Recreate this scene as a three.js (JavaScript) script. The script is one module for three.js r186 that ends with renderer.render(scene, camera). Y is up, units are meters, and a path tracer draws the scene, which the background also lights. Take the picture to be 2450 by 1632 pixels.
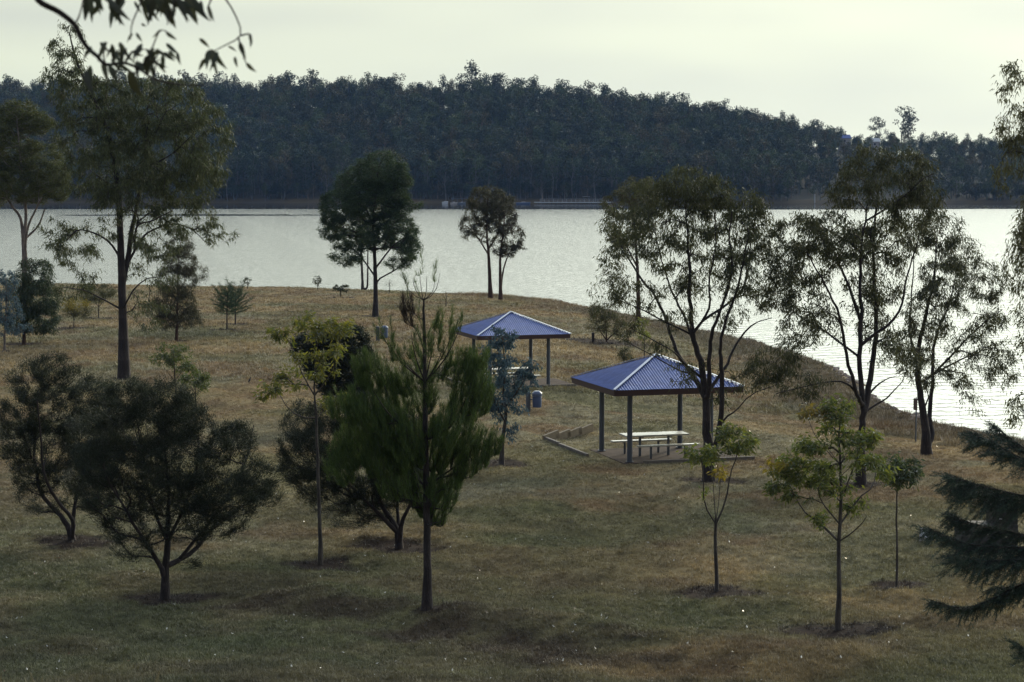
import * as THREE from 'three';
import { mergeGeometries } from 'three/addons/utils/BufferGeometryUtils.js';
import { RoundedBoxGeometry } from 'three/addons/geometries/RoundedBoxGeometry.js';

// ------------------------------------------------------------------ camera, sky, sun, exposure
const scene = new THREE.Scene();
const F = 5000, CX = 1225, CY = 816, EYE = 12.7, HORIZON = 405;      // lens in photograph pixels, eye height above the lake
const PITCH = Math.atan((CY - HORIZON) / F);
const camera = new THREE.PerspectiveCamera(2 * Math.atan(816 / F) * 180 / Math.PI, 1024 / 682, 0.5, 4000);
camera.position.set(0, EYE, 0);
camera.rotation.x = -PITCH;
camera.focus = 78; camera.userData.fStop = 7;
scene.add(camera);

const renderer = new THREE.WebGLRenderer({ antialias: true });
renderer.toneMapping = THREE.LinearToneMapping;
renderer.toneMappingExposure = 1.0;
renderer.shadowMap.enabled = true;

const sunAz = 28 * Math.PI / 180, sunEl = 14 * Math.PI / 180;
const sunDir = new THREE.Vector3(Math.sin(sunAz) * Math.cos(sunEl), Math.sin(sunEl), -Math.cos(sunAz) * Math.cos(sunEl));
const sun = new THREE.DirectionalLight(new THREE.Color(1.0, 0.86, 0.62), 2.8);
sun.position.copy(sunDir).multiplyScalar(400); sun.castShadow = true; sun.shadow.radius = 14;
Object.assign(sun.shadow.camera, { left: -150, right: 150, top: 150, bottom: -150, near: 1, far: 900 });
scene.add(sun, sun.target);

// random numbers and noise
function rng(seed) { let a = seed >>> 0; return () => { a = (a + 0x6D2B79F5) | 0; let t = Math.imul(a ^ (a >>> 15), 1 | a); t = (t + Math.imul(t ^ (t >>> 7), 61 | t)) ^ t; return ((t ^ (t >>> 14)) >>> 0) / 4294967296; }; }
function h2(i, j) { let n = Math.imul(i, 374761393) + Math.imul(j, 668265263) | 0; n = Math.imul(n ^ (n >>> 13), 1274126177); return ((n ^ (n >>> 16)) >>> 0) / 4294967296; }
function noise(x, y) { const i = Math.floor(x), j = Math.floor(y); let u = x - i, v = y - j; u = u * u * (3 - 2 * u); v = v * v * (3 - 2 * v); const a = h2(i, j), b = h2(i + 1, j), c = h2(i, j + 1), d = h2(i + 1, j + 1); return a + (b - a) * u + (c - a) * v + (a - b - c + d) * u * v; }
function fbm(x, y, o = 4) { let s = 0, a = 0.5, t = 0; for (let k = 0; k < o; k++) { s += a * noise(x + 17.3 * k, y - 9.1 * k); t += a; a *= 0.5; x *= 2.03; y *= 2.03; } return s / t; }
const smooth = (a, b, x) => { x = Math.min(1, Math.max(0, (x - a) / (b - a))); return x * x * (3 - 2 * x); };
const lerp = (a, b, t) => a + (b - a) * t;
const mix3 = (a, b, t) => [lerp(a[0], b[0], t), lerp(a[1], b[1], t), lerp(a[2], b[2], t)];

{ // the sky: pale, thinly clouded morning sky, brightest round the veiled sun, bluer and dimmer overhead and behind
  const W = 1024, H = 512, d = new Float32Array(W * H * 4), horizonFront = [0.80, 0.85, 0.685], horizonBack = [0.20, 0.24, 0.31], zenith = [0.36, 0.43, 0.56];
  for (let j = 0; j < H; j++) for (let i = 0; i < W; i++) {
    const el = ((j + 0.5) / H - 0.5) * Math.PI, lon = ((i + 0.5) / W - 0.5) * 2 * Math.PI;
    const x = Math.cos(el) * Math.cos(lon), y = Math.sin(el), z = Math.cos(el) * Math.sin(lon);
    const c = x * sunDir.x + y * sunDir.y + z * sunDir.z, front = 0.5 + 0.5 * (x * Math.sin(sunAz) - z * Math.cos(sunAz)) / Math.max(0.05, Math.hypot(x, z));
    let col = mix3(horizonBack, horizonFront, Math.pow(front, 1.1));
    col = mix3(col, zenith, Math.pow(smooth(0.02, 0.95, Math.max(0, y)), 0.75));
    const rise = 1 + 2.9 * smooth(0.078, 0.19, y) * Math.pow(front, 3) * (1 - smooth(0.35, 0.95, y)) * (0.95 + 1.1 * Math.pow(Math.max(0, c), 8)), g = 0.26 * Math.pow(Math.max(0, c), 6);
    const az = Math.atan2(x, -z), cl = fbm(az * 7 + 40, el * 85, 5) - 0.5, cl2 = fbm(az * 4 + 9, el * 26 + 5, 4) - 0.5;
    const cloud = 1 + (0.26 * cl + 0.14 * cl2) * (1 - smooth(0.5, 0.9, y));
    const k = (j * W + i) * 4;
    d[k] = (col[0] + g * 1.0) * cloud * rise; d[k + 1] = (col[1] + g * 0.97) * cloud * rise; d[k + 2] = (col[2] + g * 0.86) * (0.5 + 0.5 * cloud) * rise; d[k + 3] = 1;
  }
  const sky = new THREE.DataTexture(d, W, H, THREE.RGBAFormat, THREE.FloatType);
  sky.mapping = THREE.EquirectangularReflectionMapping; sky.magFilter = THREE.LinearFilter; sky.minFilter = THREE.LinearFilter; sky.needsUpdate = true;
  scene.background = sky; scene.environment = sky;
}
scene.fog = new THREE.FogExp2(new THREE.Color(0.28, 0.5, 1.0), 0.000065);

// ------------------------------------------------------------------ helpers
const V = (x, y, z) => new THREE.Vector3(x, y, z);
const cosP = Math.cos(PITCH), sinP = Math.sin(PITCH);
function ray(px, py) { const yc = -(py - CY) / F; return V((px - CX) / F, yc * cosP - sinP, -yc * sinP - cosP); }
function at(px, py, D) { const r = ray(px, py), t = D / -r.z; return V(r.x * t, EYE + r.y * t, -D); }       // the point of a pixel's ray at distance D
function groundAt(px, py) { const r = ray(px, py); let t = 3; for (let k = 0; k < 6000; k++) { const y = EYE + r.y * t; if (y < ground(r.x * t, r.z * t)) break; t += 0.05; } const x = r.x * t, z = r.z * t; return V(x, ground(x, z), z); }
const names = {};
const numbered = (n) => { const k = names[n] = (names[n] ?? -1) + 1; return k ? n + '_' + String(k).padStart(3, '0') : n; };
function shade(o) { o.traverse((m) => { if (m.isMesh) { m.castShadow = true; m.receiveShadow = true; } }); return o; }
function tag(o, label, category, group) { o.userData.label = label; o.userData.category = category; if (group) o.userData.group = group; return o; }
function thing(name, label, category, pos, turn = 0, group) { const g = new THREE.Group(); g.name = numbered(name); g.position.copy(pos); g.rotation.y = turn; scene.add(g); return tag(g, label, category, group); }
function part(name, geo, mat, parent) { const m = new THREE.Mesh(geo, mat); m.name = name; m.castShadow = m.receiveShadow = true; parent.add(m); return m; }
function structure(name, geo, mat) { const m = new THREE.Mesh(geo, mat); m.name = numbered(name); m.userData.kind = 'structure'; m.castShadow = m.receiveShadow = true; scene.add(m); return m; }
const std = (r, g, b, rough = 0.8, more = {}) => new THREE.MeshStandardMaterial({ color: new THREE.Color().setRGB(r, g, b), roughness: rough, ...more });
function texture(n, fn, srgb = false) { const d = new Uint8Array(n * n * 4); for (let j = 0; j < n; j++) for (let i = 0; i < n; i++) { const c = fn(i, j), k = (j * n + i) * 4; for (let q = 0; q < 3; q++) d[k + q] = Math.max(0, Math.min(255, Math.round((Array.isArray(c) ? c[q] : c) * 255))); d[k + 3] = 255; } const t = new THREE.DataTexture(d, n, n); t.wrapS = t.wrapT = THREE.RepeatWrapping; t.magFilter = THREE.LinearFilter; t.minFilter = THREE.LinearMipmapLinearFilter; t.generateMipmaps = true; if (srgb) t.colorSpace = THREE.SRGBColorSpace; t.needsUpdate = true; return t; }
function tnoise(x, y, p) { // value noise that tiles with period p
  const i = Math.floor(x), j = Math.floor(y), w = (k) => ((k % p) + p) % p; let u = x - i, v = y - j; u = u * u * (3 - 2 * u); v = v * v * (3 - 2 * v);
  const a = h2(w(i), w(j)), b = h2(w(i + 1), w(j)), c = h2(w(i), w(j + 1)), d = h2(w(i + 1), w(j + 1)); return a + (b - a) * u + (c - a) * v + (a - b - c + d) * u * v;
}

// ------------------------------------------------------------------ lie of the land
const profile = [[-120, 22], [-40, 14], [-10, 11.4], [0, 11.0], [5, 10.35], [10, 9.5], [15, 8.15], [20, 6.75], [25, 5.45], [30, 4.4], [36, 3.66], [40, 3.36], [45, 3.1], [50, 2.97], [60, 2.9], [70, 2.86], [80, 2.8], [100, 2.66], [130, 2.1], [160, 1.72], [190, 1.25], [220, 0.62], [260, 0.2], [400, 0.2]];
function prof(D) { let k = 0; while (k < profile.length - 2 && D > profile[k + 1][0]) k++; const p = (q) => profile[Math.max(0, Math.min(profile.length - 1, q))], a = p(k), b = p(k + 1), s = (q) => (p(q + 1)[1] - p(q - 1)[1]) / (p(q + 1)[0] - p(q - 1)[0]), h = b[0] - a[0], t = Math.max(0, Math.min(1, (D - a[0]) / h)), t2 = t * t, t3 = t2 * t; return (2 * t3 - 3 * t2 + 1) * a[1] + (t3 - 2 * t2 + t) * h * s(k) + (3 * t2 - 2 * t3) * b[1] + (t3 - t2) * h * s(k + 1); }
const shore = [[-420, 262], [-200, 240], [-55, 226], [-20, 215], [0, 200], [4.8, 193], [10.7, 175], [17.4, 151], [20.4, 133], [20.0, 116], [19.8, 105], [21.6, 98], [25, 92], [34, 82], [60, 62], [120, 40], [420, 20]];
function shoreDistance(x, D) { // positive on the land
  let best = 1e9, side = 1;
  for (let k = 0; k < shore.length - 1; k++) { const [ax, ad] = shore[k], [bx, bd] = shore[k + 1], ex = bx - ax, ed = bd - ad, t = Math.max(0, Math.min(1, ((x - ax) * ex + (D - ad) * ed) / (ex * ex + ed * ed))), dx = x - ax - t * ex, dd = D - ad - t * ed, q = dx * dx + dd * dd; if (q < best - 1e-9) { best = q; side = ex * dd - ed * dx < 0 ? 1 : -1; } }
  return Math.sqrt(best) * side;
}
const flats = [];                                                    // level pads cut into the lawn: [x, D, inner radius, outer radius, height]
function ground(x, z) {
  const D = -z; if (D > 300) return -3;
  let h = prof(D);
  if (D > -5 && D < 34) { h += 0.55 * Math.exp(-(((x + 2.3) / 1.2) ** 2 + ((D - 10.5) / 2.2) ** 2)) * 0.62; }
  const s = shoreDistance(x + (noise(x * 0.35, D * 0.35) - 0.5) * 1.6, D + (noise(x * 0.3 + 50, D * 0.3) - 0.5) * 1.6);
  if (s > 0) { const b = 0.04 + 0.42 * smooth(0, 1.3, s) + 0.085 * s + Math.max(0, s - 20) * 0.5, k = 0.35, m = Math.max(0, k - Math.abs(h - b)) / k; h = Math.min(h, b) - m * m * k * 0.25; } else h = Math.max(-2.6, 0.04 + s * 0.16);
  const near = D < 130 ? 1 : 0.6, on = smooth(0, 3, s);
  h += on * near * ((fbm(x * 0.16 + 3, D * 0.16, 2) - 0.5) * 0.30 + (noise(x * 0.8, D * 0.8) - 0.5) * 0.17 + (noise(x * 1.9 + 9, D * 1.9) - 0.5) * 0.085);
  const tx = 6.9, td = -5.2, L = Math.hypot(tx, td), q = Math.max(-0.2, Math.min(1.3, ((x + 2.7) * tx + (D - 45.2) * td) / (L * L))), e = Math.hypot(x + 2.7 - q * tx, D - 45.2 - q * td);
  h += 0.36 * Math.exp(-((e / 1.25) ** 2));                              // low ridge in the foreground
  for (const [fx, fd, r0, r1, y] of flats) { const r = Math.hypot(x - fx, D - fd); if (r < r1) h = lerp(y, h, smooth(r0, r1, r)); }
  return h;
}

// pavilion places (fixed before the lawn is shaped)
const pavA = (() => { const p = groundAt(1568, 1090); return { x: p.x, D: -p.z, y: p.y }; })();
const pavB = (() => { const p = groundAt(1222, 919); return { x: p.x, D: -p.z, y: p.y }; })();
flats.push([pavA.x, pavA.D, 3.3, 6.5, pavA.y], [pavB.x, pavB.D, 3.3, 6.5, pavB.y]);
console.log('pavilions', JSON.stringify([pavA, pavB]));

// bases of everything that stands on the lawn get a ring of bare, mulched soil: [x, D, radius]
const mulch = [];
const soil = (px, py, r, sx = 0) => { const p = groundAt(px, py); mulch.push([p.x + sx, -p.z, r]); };
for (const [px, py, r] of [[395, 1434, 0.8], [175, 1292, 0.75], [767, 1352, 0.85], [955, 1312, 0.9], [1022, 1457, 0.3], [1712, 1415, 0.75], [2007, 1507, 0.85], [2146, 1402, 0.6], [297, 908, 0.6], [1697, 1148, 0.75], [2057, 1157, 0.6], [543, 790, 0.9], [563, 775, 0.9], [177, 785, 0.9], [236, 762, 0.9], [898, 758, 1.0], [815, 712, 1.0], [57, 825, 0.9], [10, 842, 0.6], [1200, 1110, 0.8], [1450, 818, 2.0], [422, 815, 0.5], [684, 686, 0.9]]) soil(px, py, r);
const bare = [[-1.4, 42.6, 1.7, 0.7], [0.3, 40.6, 1.8, 0.75], [1.8, 39.3, 1.4, 0.6], [-3.6, 44.6, 1.3, 0.7], [-5.1, 45.6, 1.2, 0.6]];   // scuffed soil on the foreground ridge

const turf = [[2.0, 57, 6, 5, 0.75], [3.9, 38.6, 4, 2.2, 0.05], [9, 50, 5, 5, 0.0], [-1, 66, 5, 3, 0.5], [-9.5, 42, 6, 4, 1]];    // greener and drier stretches of turf: [x, D, half width, half depth, how green]
function lawnColour(x, D) {
  const a = fbm(x * 0.11, D * 0.11, 4), b = fbm(x * 0.35 + 30, D * 0.35 + 8, 4), c = fbm(x * 1.3 + 5, D * 1.3, 3), d = noise(x * 4.1, D * 4.1);
  const dry = [0.275, 0.208, 0.108], brown = [0.20, 0.138, 0.074], green = [0.138, 0.135, 0.06], grey = [0.232, 0.205, 0.125];
  let col = mix3(dry, grey, smooth(0.42, 0.62, a));
  col = mix3(col, brown, 0.85 * smooth(0.50, 0.66, b));
  col = mix3(col, green, 0.6 * smooth(0.50, 0.68, fbm(x * 0.2 + 70, D * 0.2 + 3, 4)));
  let lush = 1 - smooth(36, 58, D + (a - 0.5) * 22 + x * 1.1); for (const [qx, qd, rx, rd, w] of turf) { const q = Math.hypot((x - qx) / rx, (D - qd) / rd) + (b - 0.5) * 0.9; if (q < 1) lush = lerp(lush, w, 1 - smooth(0.45, 1, q)); }
  col = mix3(col, mix3([0.082, 0.100, 0.046], [0.125, 0.118, 0.062], smooth(0.4, 0.62, b)), 0.8 * lush);
  if (D < 20) col = mix3(col, [0.17, 0.125, 0.055], 0.7);
  const s = shoreDistance(x, D);
  if (s < 9 && D < 180) col = mix3(col, mix3([0.10, 0.085, 0.045], [0.16, 0.12, 0.08], d), 0.75 * (1 - smooth(4, 9, s + (b - 0.5) * 6)));
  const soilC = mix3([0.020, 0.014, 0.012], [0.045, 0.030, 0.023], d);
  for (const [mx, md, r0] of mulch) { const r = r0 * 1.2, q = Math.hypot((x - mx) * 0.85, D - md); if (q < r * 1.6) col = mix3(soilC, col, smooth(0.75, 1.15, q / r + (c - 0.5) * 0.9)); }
  for (const [mx, md, r, k] of bare) { const q = Math.hypot((x - mx) * 0.8, (D - md) * 1.4) / r; if (q < 1.6) col = mix3(mix3([0.10, 0.065, 0.045], [0.06, 0.042, 0.03], d), col, 1 - k * (1 - smooth(0.3, 1.1, q + (c - 0.5) * 1.6))); }
  const v = 0.68 + 0.62 * c * (0.55 + 0.9 * d);
  return [col[0] * v, col[1] * v, col[2] * v];
}

{ // the lawn as one sheet
  const xs = [], ds = [];
  for (let x = -420; x < -60; x += 12) xs.push(x); for (let x = -60; x < -25; x += 0.7) xs.push(x); for (let x = -25; x < 25; x += 0.32) xs.push(x); for (let x = 25; x < 40; x += 0.8) xs.push(x); for (let x = 40; x <= 421; x += 12) xs.push(x);
  for (let d = -120; d < 0; d += 6) ds.push(d); for (let d = 0; d < 34; d += 0.5) ds.push(d); for (let d = 34; d < 110; d += 0.28) ds.push(d); for (let d = 110; d < 236; d += 0.5) ds.push(d); for (let d = 236; d <= 291; d += 5) ds.push(d);
  const nx = xs.length, nd = ds.length, pos = new Float32Array(nx * nd * 3), col = new Float32Array(nx * nd * 3), uv = new Float32Array(nx * nd * 2), idx = [];
  for (let j = 0; j < nd; j++) for (let i = 0; i < nx; i++) {
    const k = j * nx + i, x = xs[i], D = ds[j], c = lawnColour(x, D);
    pos.set([x, ground(x, -D), -D], k * 3); col.set(c, k * 3); uv.set([x / 3, D / 3], k * 2);
    if (i && j) { idx.push(k - nx - 1, k - nx, k, k - nx - 1, k, k - 1); }
  }
  const g = new THREE.BufferGeometry(); g.setAttribute('position', new THREE.BufferAttribute(pos, 3)); g.setAttribute('color', new THREE.BufferAttribute(col, 3)); g.setAttribute('uv', new THREE.BufferAttribute(uv, 2)); g.setIndex(idx); g.computeVertexNormals();
  const grain = texture(512, (i, j) => { const r = 0.62 + 0.5 * h2(i, j) * 0.55 + 0.3 * tnoise(i / 5, j / 5, 102.4 | 0) + 0.12 * tnoise(i / 17.066, j / 17.066, 30); return [r, r * 0.99, r * 0.97].map((v) => 0.36 + 0.62 * v); }, true);
  const bumpy = texture(512, (i, j) => 0.5 * h2(i, j) + 0.35 * tnoise(i / 4, j / 4, 128) + 0.15 * tnoise(i / 16, j / 16, 32));
  structure('lawn', g, new THREE.MeshPhysicalMaterial({ vertexColors: true, map: grain, bumpMap: bumpy, bumpScale: 0.03, roughness: 1, specularIntensity: 0.15 }));
}

{ // the lake: wind-rippled, with calm water in the lee of the far shore and one slick
  const N = 512, hgt = new Float32Array(N * N), r = rng(5), waves = [];
  for (let k = 0; k < 110; k++) { const f = Math.floor(9 + 62 * Math.pow(r(), 1.3)), a = (r() - 0.5) * 2.4 + 1.2; let u = Math.round(f * Math.cos(a)), v = Math.round(f * Math.sin(a)); if (!u && !v) v = 1; waves.push([u, v, r() * 6.28, 1 / Math.pow(Math.hypot(u, v), 1.1)]); }
  for (let j = 0; j < N; j++) for (let i = 0; i < N; i++) { let s = 0; for (const [u, v, p, a] of waves) s += a * Math.sin(6.28318 * (u * i + v * j) / N + p); hgt[j * N + i] = s; }
  let rms = 0; const sx = (i, j) => hgt[j * N + (i + 1) % N] - hgt[j * N + (i + N - 1) % N], sy = (i, j) => hgt[((j + 1) % N) * N + i] - hgt[((j + N - 1) % N) * N + i];
  for (let j = 0; j < N; j++) for (let i = 0; i < N; i++) rms += sx(i, j) ** 2 + sy(i, j) ** 2; rms = Math.sqrt(rms / N / N / 2);
  const slope = 0.035, nm = texture(N, (i, j) => { const a = -sx(i, j) / rms * slope, b = -sy(i, j) / rms * slope, l = Math.hypot(a, b, 1); return [0.5 + 0.5 * a / l, 0.5 + 0.5 * b / l, 0.5 + 0.5 / l]; });
  const rippled = new THREE.MeshPhysicalMaterial({ color: new THREE.Color().setRGB(0.012, 0.02, 0.02), roughness: 0.16, ior: 1.33, normalMap: nm, normalScale: new THREE.Vector2(1, 1) });
  const calm = new THREE.MeshPhysicalMaterial({ color: new THREE.Color().setRGB(0.012, 0.018, 0.02), roughness: 0.07, ior: 1.33, normalMap: nm, normalScale: new THREE.Vector2(0.07, 0.07) });
  function sheet(x0, x1, d0, d1, y, edge) { const n = 160, p = [], u = [], ix = []; for (let i = 0; i <= n; i++) { const x = lerp(x0, x1, i / n), a = d0 + (edge ? edge(x) : 0), b = d1; for (const [d, k] of [[a, 0], [b, 1]]) { p.push(x, y, -d); u.push(x / 17 + d / 90, d / 17 - x / 130); } if (i) { const q = i * 2; ix.push(q - 2, q, q - 1, q - 1, q, q + 1); } } const g = new THREE.BufferGeometry(); g.setAttribute('position', new THREE.Float32BufferAttribute(p, 3)); g.setAttribute('uv', new THREE.Float32BufferAttribute(u, 2)); g.setIndex(ix); g.computeVertexNormals(); return g; }
  structure('lake_water', sheet(-900, 900, 15, 705, 0), rippled);
  structure('calm_water', sheet(-900, 900, 640, 830, 0.006, (x) => 24 + 18 * (noise(x * 0.012, 3) - 0.5) + 3 * (noise(x * 0.2, 8) - 0.5)), calm);
  const slick = []; const sh = new THREE.Shape(); for (let k = 0; k <= 60; k++) slick.push([lerp(-125, -52, k / 60), 578 - 4 * Math.sin(Math.PI * k / 60) - 3 * noise(k * 0.4, 1)]); for (let k = 60; k >= 0; k--) slick.push([lerp(-125, -52, k / 60), 583 + 9 * Math.sin(Math.PI * k / 60) + 4 * noise(k * 0.5, 6)]);
  slick.forEach(([x, d], k) => (k ? sh.lineTo(x, d) : sh.moveTo(x, d))); const sg = new THREE.ShapeGeometry(sh); sg.rotateX(-Math.PI / 2); sg.translate(0, 0.005, 0);
  structure('slick_water', sg, calm);
}

// ------------------------------------------------------------------ far shore
const crest = [[-800, 250], [0, 262], [400, 258], [700, 252], [1000, 258], [1130, 262], [1300, 272], [1500, 292], [1700, 318], [1900, 345], [2000, 360], [2200, 372], [2450, 378], [3300, 385]];
function crestY(px) { let k = 0; while (k < crest.length - 2 && px > crest[k + 1][0]) k++; const [a, b] = [crest[k], crest[k + 1]], t = Math.max(0, Math.min(1, (px - a[0]) / (b[0] - a[0]))); return lerp(a[1], b[1], t); }
const farShore = (x) => 782 + 10 * (noise(x * 0.02, 4) - 0.5) + 2 * (noise(x * 0.2, 9) - 0.5) - 12 * smooth(110, 135, x) * (1 - smooth(140, 170, x));
function farGround(x, D) {
  const s = D - farShore(x); if (s < 0) return Math.max(-3, s * 0.3);
  const px = CX + F * x / 1000, top = EYE + (HORIZON - crestY(px)) / F * 1000;
  const u = Math.min(1, s / 218), clearing = smooth(95, 120, x) * (1 - smooth(150, 175, x));
  let h = 0.9 * smooth(0, 3, s) + (top - 0.9) * lerp(Math.pow(u, 0.92), smooth(0, 1, u), 0.3 + 0.3 * clearing) + 3 * (fbm(x * 0.02, D * 0.02, 3) - 0.5) * smooth(0, 40, s);
  if (s > 218) h -= (s - 218) * 0.12;
  return h;
}
{
  const nx = 200, nd = 60, pos = [], col = [], idx = [];
  for (let j = 0; j <= nd; j++) for (let i = 0; i <= nx; i++) { const x = lerp(-480, 480, i / nx), D = j < 12 ? 772 + j * 2.2 : lerp(798, 1300, (j - 12) / (nd - 12)); pos.push(x, farGround(x, D), -D); const n = noise(x * 0.15, D * 0.15), s = D - farShore(x); const c = s < 5 ? [0.07 + 0.05 * n, 0.055 + 0.03 * n, 0.035] : mix3([0.035, 0.035, 0.02], [0.07, 0.058, 0.034], n); col.push(...c); if (i && j) { const k = j * (nx + 1) + i; idx.push(k - nx - 2, k - nx - 1, k, k - nx - 2, k, k - 1); } }
  const g = new THREE.BufferGeometry(); g.setAttribute('position', new THREE.Float32BufferAttribute(pos, 3)); g.setAttribute('color', new THREE.Float32BufferAttribute(col, 3)); g.setIndex(idx); g.computeVertexNormals();
  structure('far_hill', g, std(1, 1, 1, 0.95, { vertexColors: true }));
}

// ------------------------------------------------------------------ plant building
class Leaves { // collects leaf faces
  constructor() { this.p = []; this.c = []; this.i = []; }
  leaf(o, d, side, len, wid, col, fold = 0.15) { // a lance-shaped leaf from o along d
    const n = this.p.length / 3, up = [d[1] * side[2] - d[2] * side[1], d[2] * side[0] - d[0] * side[2], d[0] * side[1] - d[1] * side[0]], f = fold * wid, m = 0.42 * len;
    for (const s of [[0, 0, 0], [m, wid / 2, f], [m, -wid / 2, f], [len, 0, -f]]) this.p.push(o[0] + d[0] * s[0] + side[0] * s[1] + up[0] * s[2], o[1] + d[1] * s[0] + side[1] * s[1] + up[1] * s[2], o[2] + d[2] * s[0] + side[2] * s[1] + up[2] * s[2]);
    for (let k = 0; k < 4; k++) this.c.push(col[0], col[1], col[2]);
    this.i.push(n, n + 1, n + 3, n, n + 3, n + 2);
  }
  blade(o, d, side, len, wid, col) { // a slim pointed leaf, one face
    const n = this.p.length / 3, w = wid / 2; this.p.push(o[0] + side[0] * w, o[1] + side[1] * w, o[2] + side[2] * w, o[0] - side[0] * w, o[1] - side[1] * w, o[2] - side[2] * w, o[0] + d[0] * len, o[1] + d[1] * len, o[2] + d[2] * len);
    for (let k = 0; k < 3; k++) this.c.push(col[0], col[1], col[2]); this.i.push(n, n + 1, n + 2);
  }
  geometry() { const g = new THREE.BufferGeometry(); g.setAttribute('position', new THREE.Float32BufferAttribute(this.p, 3)); g.setAttribute('color', new THREE.Float32BufferAttribute(this.c, 3)); g.setIndex(this.i); return g; }
}
class Wood { // collects tapered round limbs
  constructor() { this.p = []; this.n = []; this.u = []; this.i = []; }
  tube(pts, rad, sides) {
    if (pts.length < 2) return; const t = V(), a = V(), b = V(), prev = V(0.31, 0.2, 0.93); let start = this.p.length / 3, len = 0;
    for (let k = 0; k < pts.length; k++) {
      t.subVectors(pts[Math.min(k + 1, pts.length - 1)], pts[Math.max(k - 1, 0)]).normalize(); a.copy(prev).addScaledVector(t, -prev.dot(t)).normalize(); if (!(a.lengthSq() > 0.5)) a.set(1, 0, 0); prev.copy(a); b.crossVectors(t, a);
      if (k) len += pts[k].distanceTo(pts[k - 1]);
      for (let s = 0; s <= sides; s++) { const w = 6.28318 * s / sides, c = Math.cos(w), q = Math.sin(w), nx = a.x * c + b.x * q, ny = a.y * c + b.y * q, nz = a.z * c + b.z * q; this.p.push(pts[k].x + nx * rad[k], pts[k].y + ny * rad[k], pts[k].z + nz * rad[k]); this.n.push(nx, ny, nz); this.u.push(s / sides * Math.max(1, Math.round(rad[0] * 25)) * 0.25, len); }
      if (k) { const o = start + (k - 1) * (sides + 1); for (let s = 0; s < sides; s++) this.i.push(o + s, o + s + 1, o + s + sides + 2, o + s, o + s + sides + 2, o + s + sides + 1); }
    }
  }
  geometry() { const g = new THREE.BufferGeometry(); g.setAttribute('position', new THREE.Float32BufferAttribute(this.p, 3)); g.setAttribute('normal', new THREE.Float32BufferAttribute(this.n, 3)); g.setAttribute('uv', new THREE.Float32BufferAttribute(this.u, 2)); g.setIndex(this.i); return g; }
}
const leafMat = new THREE.MeshPhysicalMaterial({ color: 0xffffff, vertexColors: true, roughness: 0.7, specularIntensity: 0.45, transmission: 0.35, thickness: 0, side: THREE.DoubleSide });
const softLeafMat = new THREE.MeshPhysicalMaterial({ color: 0xffffff, vertexColors: true, roughness: 0.9, transmission: 0.6, thickness: 0, side: THREE.DoubleSide });
const needleMat = new THREE.MeshStandardMaterial({ color: 0xffffff, vertexColors: true, roughness: 0.8, side: THREE.DoubleSide });
const barkBump = texture(256, (i, j) => 0.6 * tnoise(i / 8, j / 32, 8) + 0.4 * tnoise(i / 4, j / 8, 32));
const barkTint = (a, b) => texture(128, (i, j) => mix3(a, b, 0.6 * tnoise(i / 8, j / 21.333, 6) + 0.4 * tnoise(i / 3.2, j / 6.4, 20)), true);
const bark = (a, b) => new THREE.MeshStandardMaterial({ map: barkTint(a, b), bumpMap: barkBump, bumpScale: 0.02, roughness: 0.92 });
const darkBark = bark([0.13, 0.11, 0.11], [0.29, 0.25, 0.24]), greyBark = bark([0.20, 0.18, 0.17], [0.37, 0.34, 0.31]), paleBark = bark([0.34, 0.31, 0.30], [0.56, 0.51, 0.47]), redBark = bark([0.20, 0.14, 0.11], [0.38, 0.29, 0.24]);

// leaf habits: len, wid in metres; hang: how far leaves point down; out: how far along the twig
const habits = {
  gum: { len: 0.125, wid: 0.027, hang: 0.75, out: 0.35, spread: 0.40, along: 1.0, per: 30, slim: true, many: 2.3, a: [0.080, 0.088, 0.034], b: [0.140, 0.132, 0.050], mat: leafMat },
  dense: { len: 0.15, wid: 0.045, hang: 0.35, out: 0.5, spread: 0.45, along: 0.9, per: 52, slim: true, many: 1.9, a: [0.042, 0.076, 0.032], b: [0.080, 0.115, 0.042], mat: leafMat },
  blue: { len: 0.12, wid: 0.055, hang: 0.6, out: 0.35, spread: 0.24, along: 0.5, per: 22, a: [0.065, 0.120, 0.150], b: [0.12, 0.175, 0.19], mat: leafMat },
  bush: { len: 0.085, wid: 0.0125, hang: -0.2, out: 1.0, spread: 0.27, along: 0.9, per: 76, slim: true, many: 2.3, a: [0.030, 0.040, 0.023], b: [0.058, 0.066, 0.036], mat: leafMat },
  needle: { len: 0.15, wid: 0.008, hang: -0.45, out: 0.7, spread: 0.06, along: 0.6, per: 84, slim: true, many: 2.3, wild: 0.8, a: [0.055, 0.100, 0.024], b: [0.125, 0.170, 0.042], mat: leafMat },
  feather: { len: 0.14, wid: 0.045, hang: 0.6, out: 0.4, spread: 0.22, along: 0.35, per: 16, many: 1.1, a: [0.075, 0.115, 0.018], b: [0.20, 0.21, 0.028], mat: softLeafMat },
};
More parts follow.
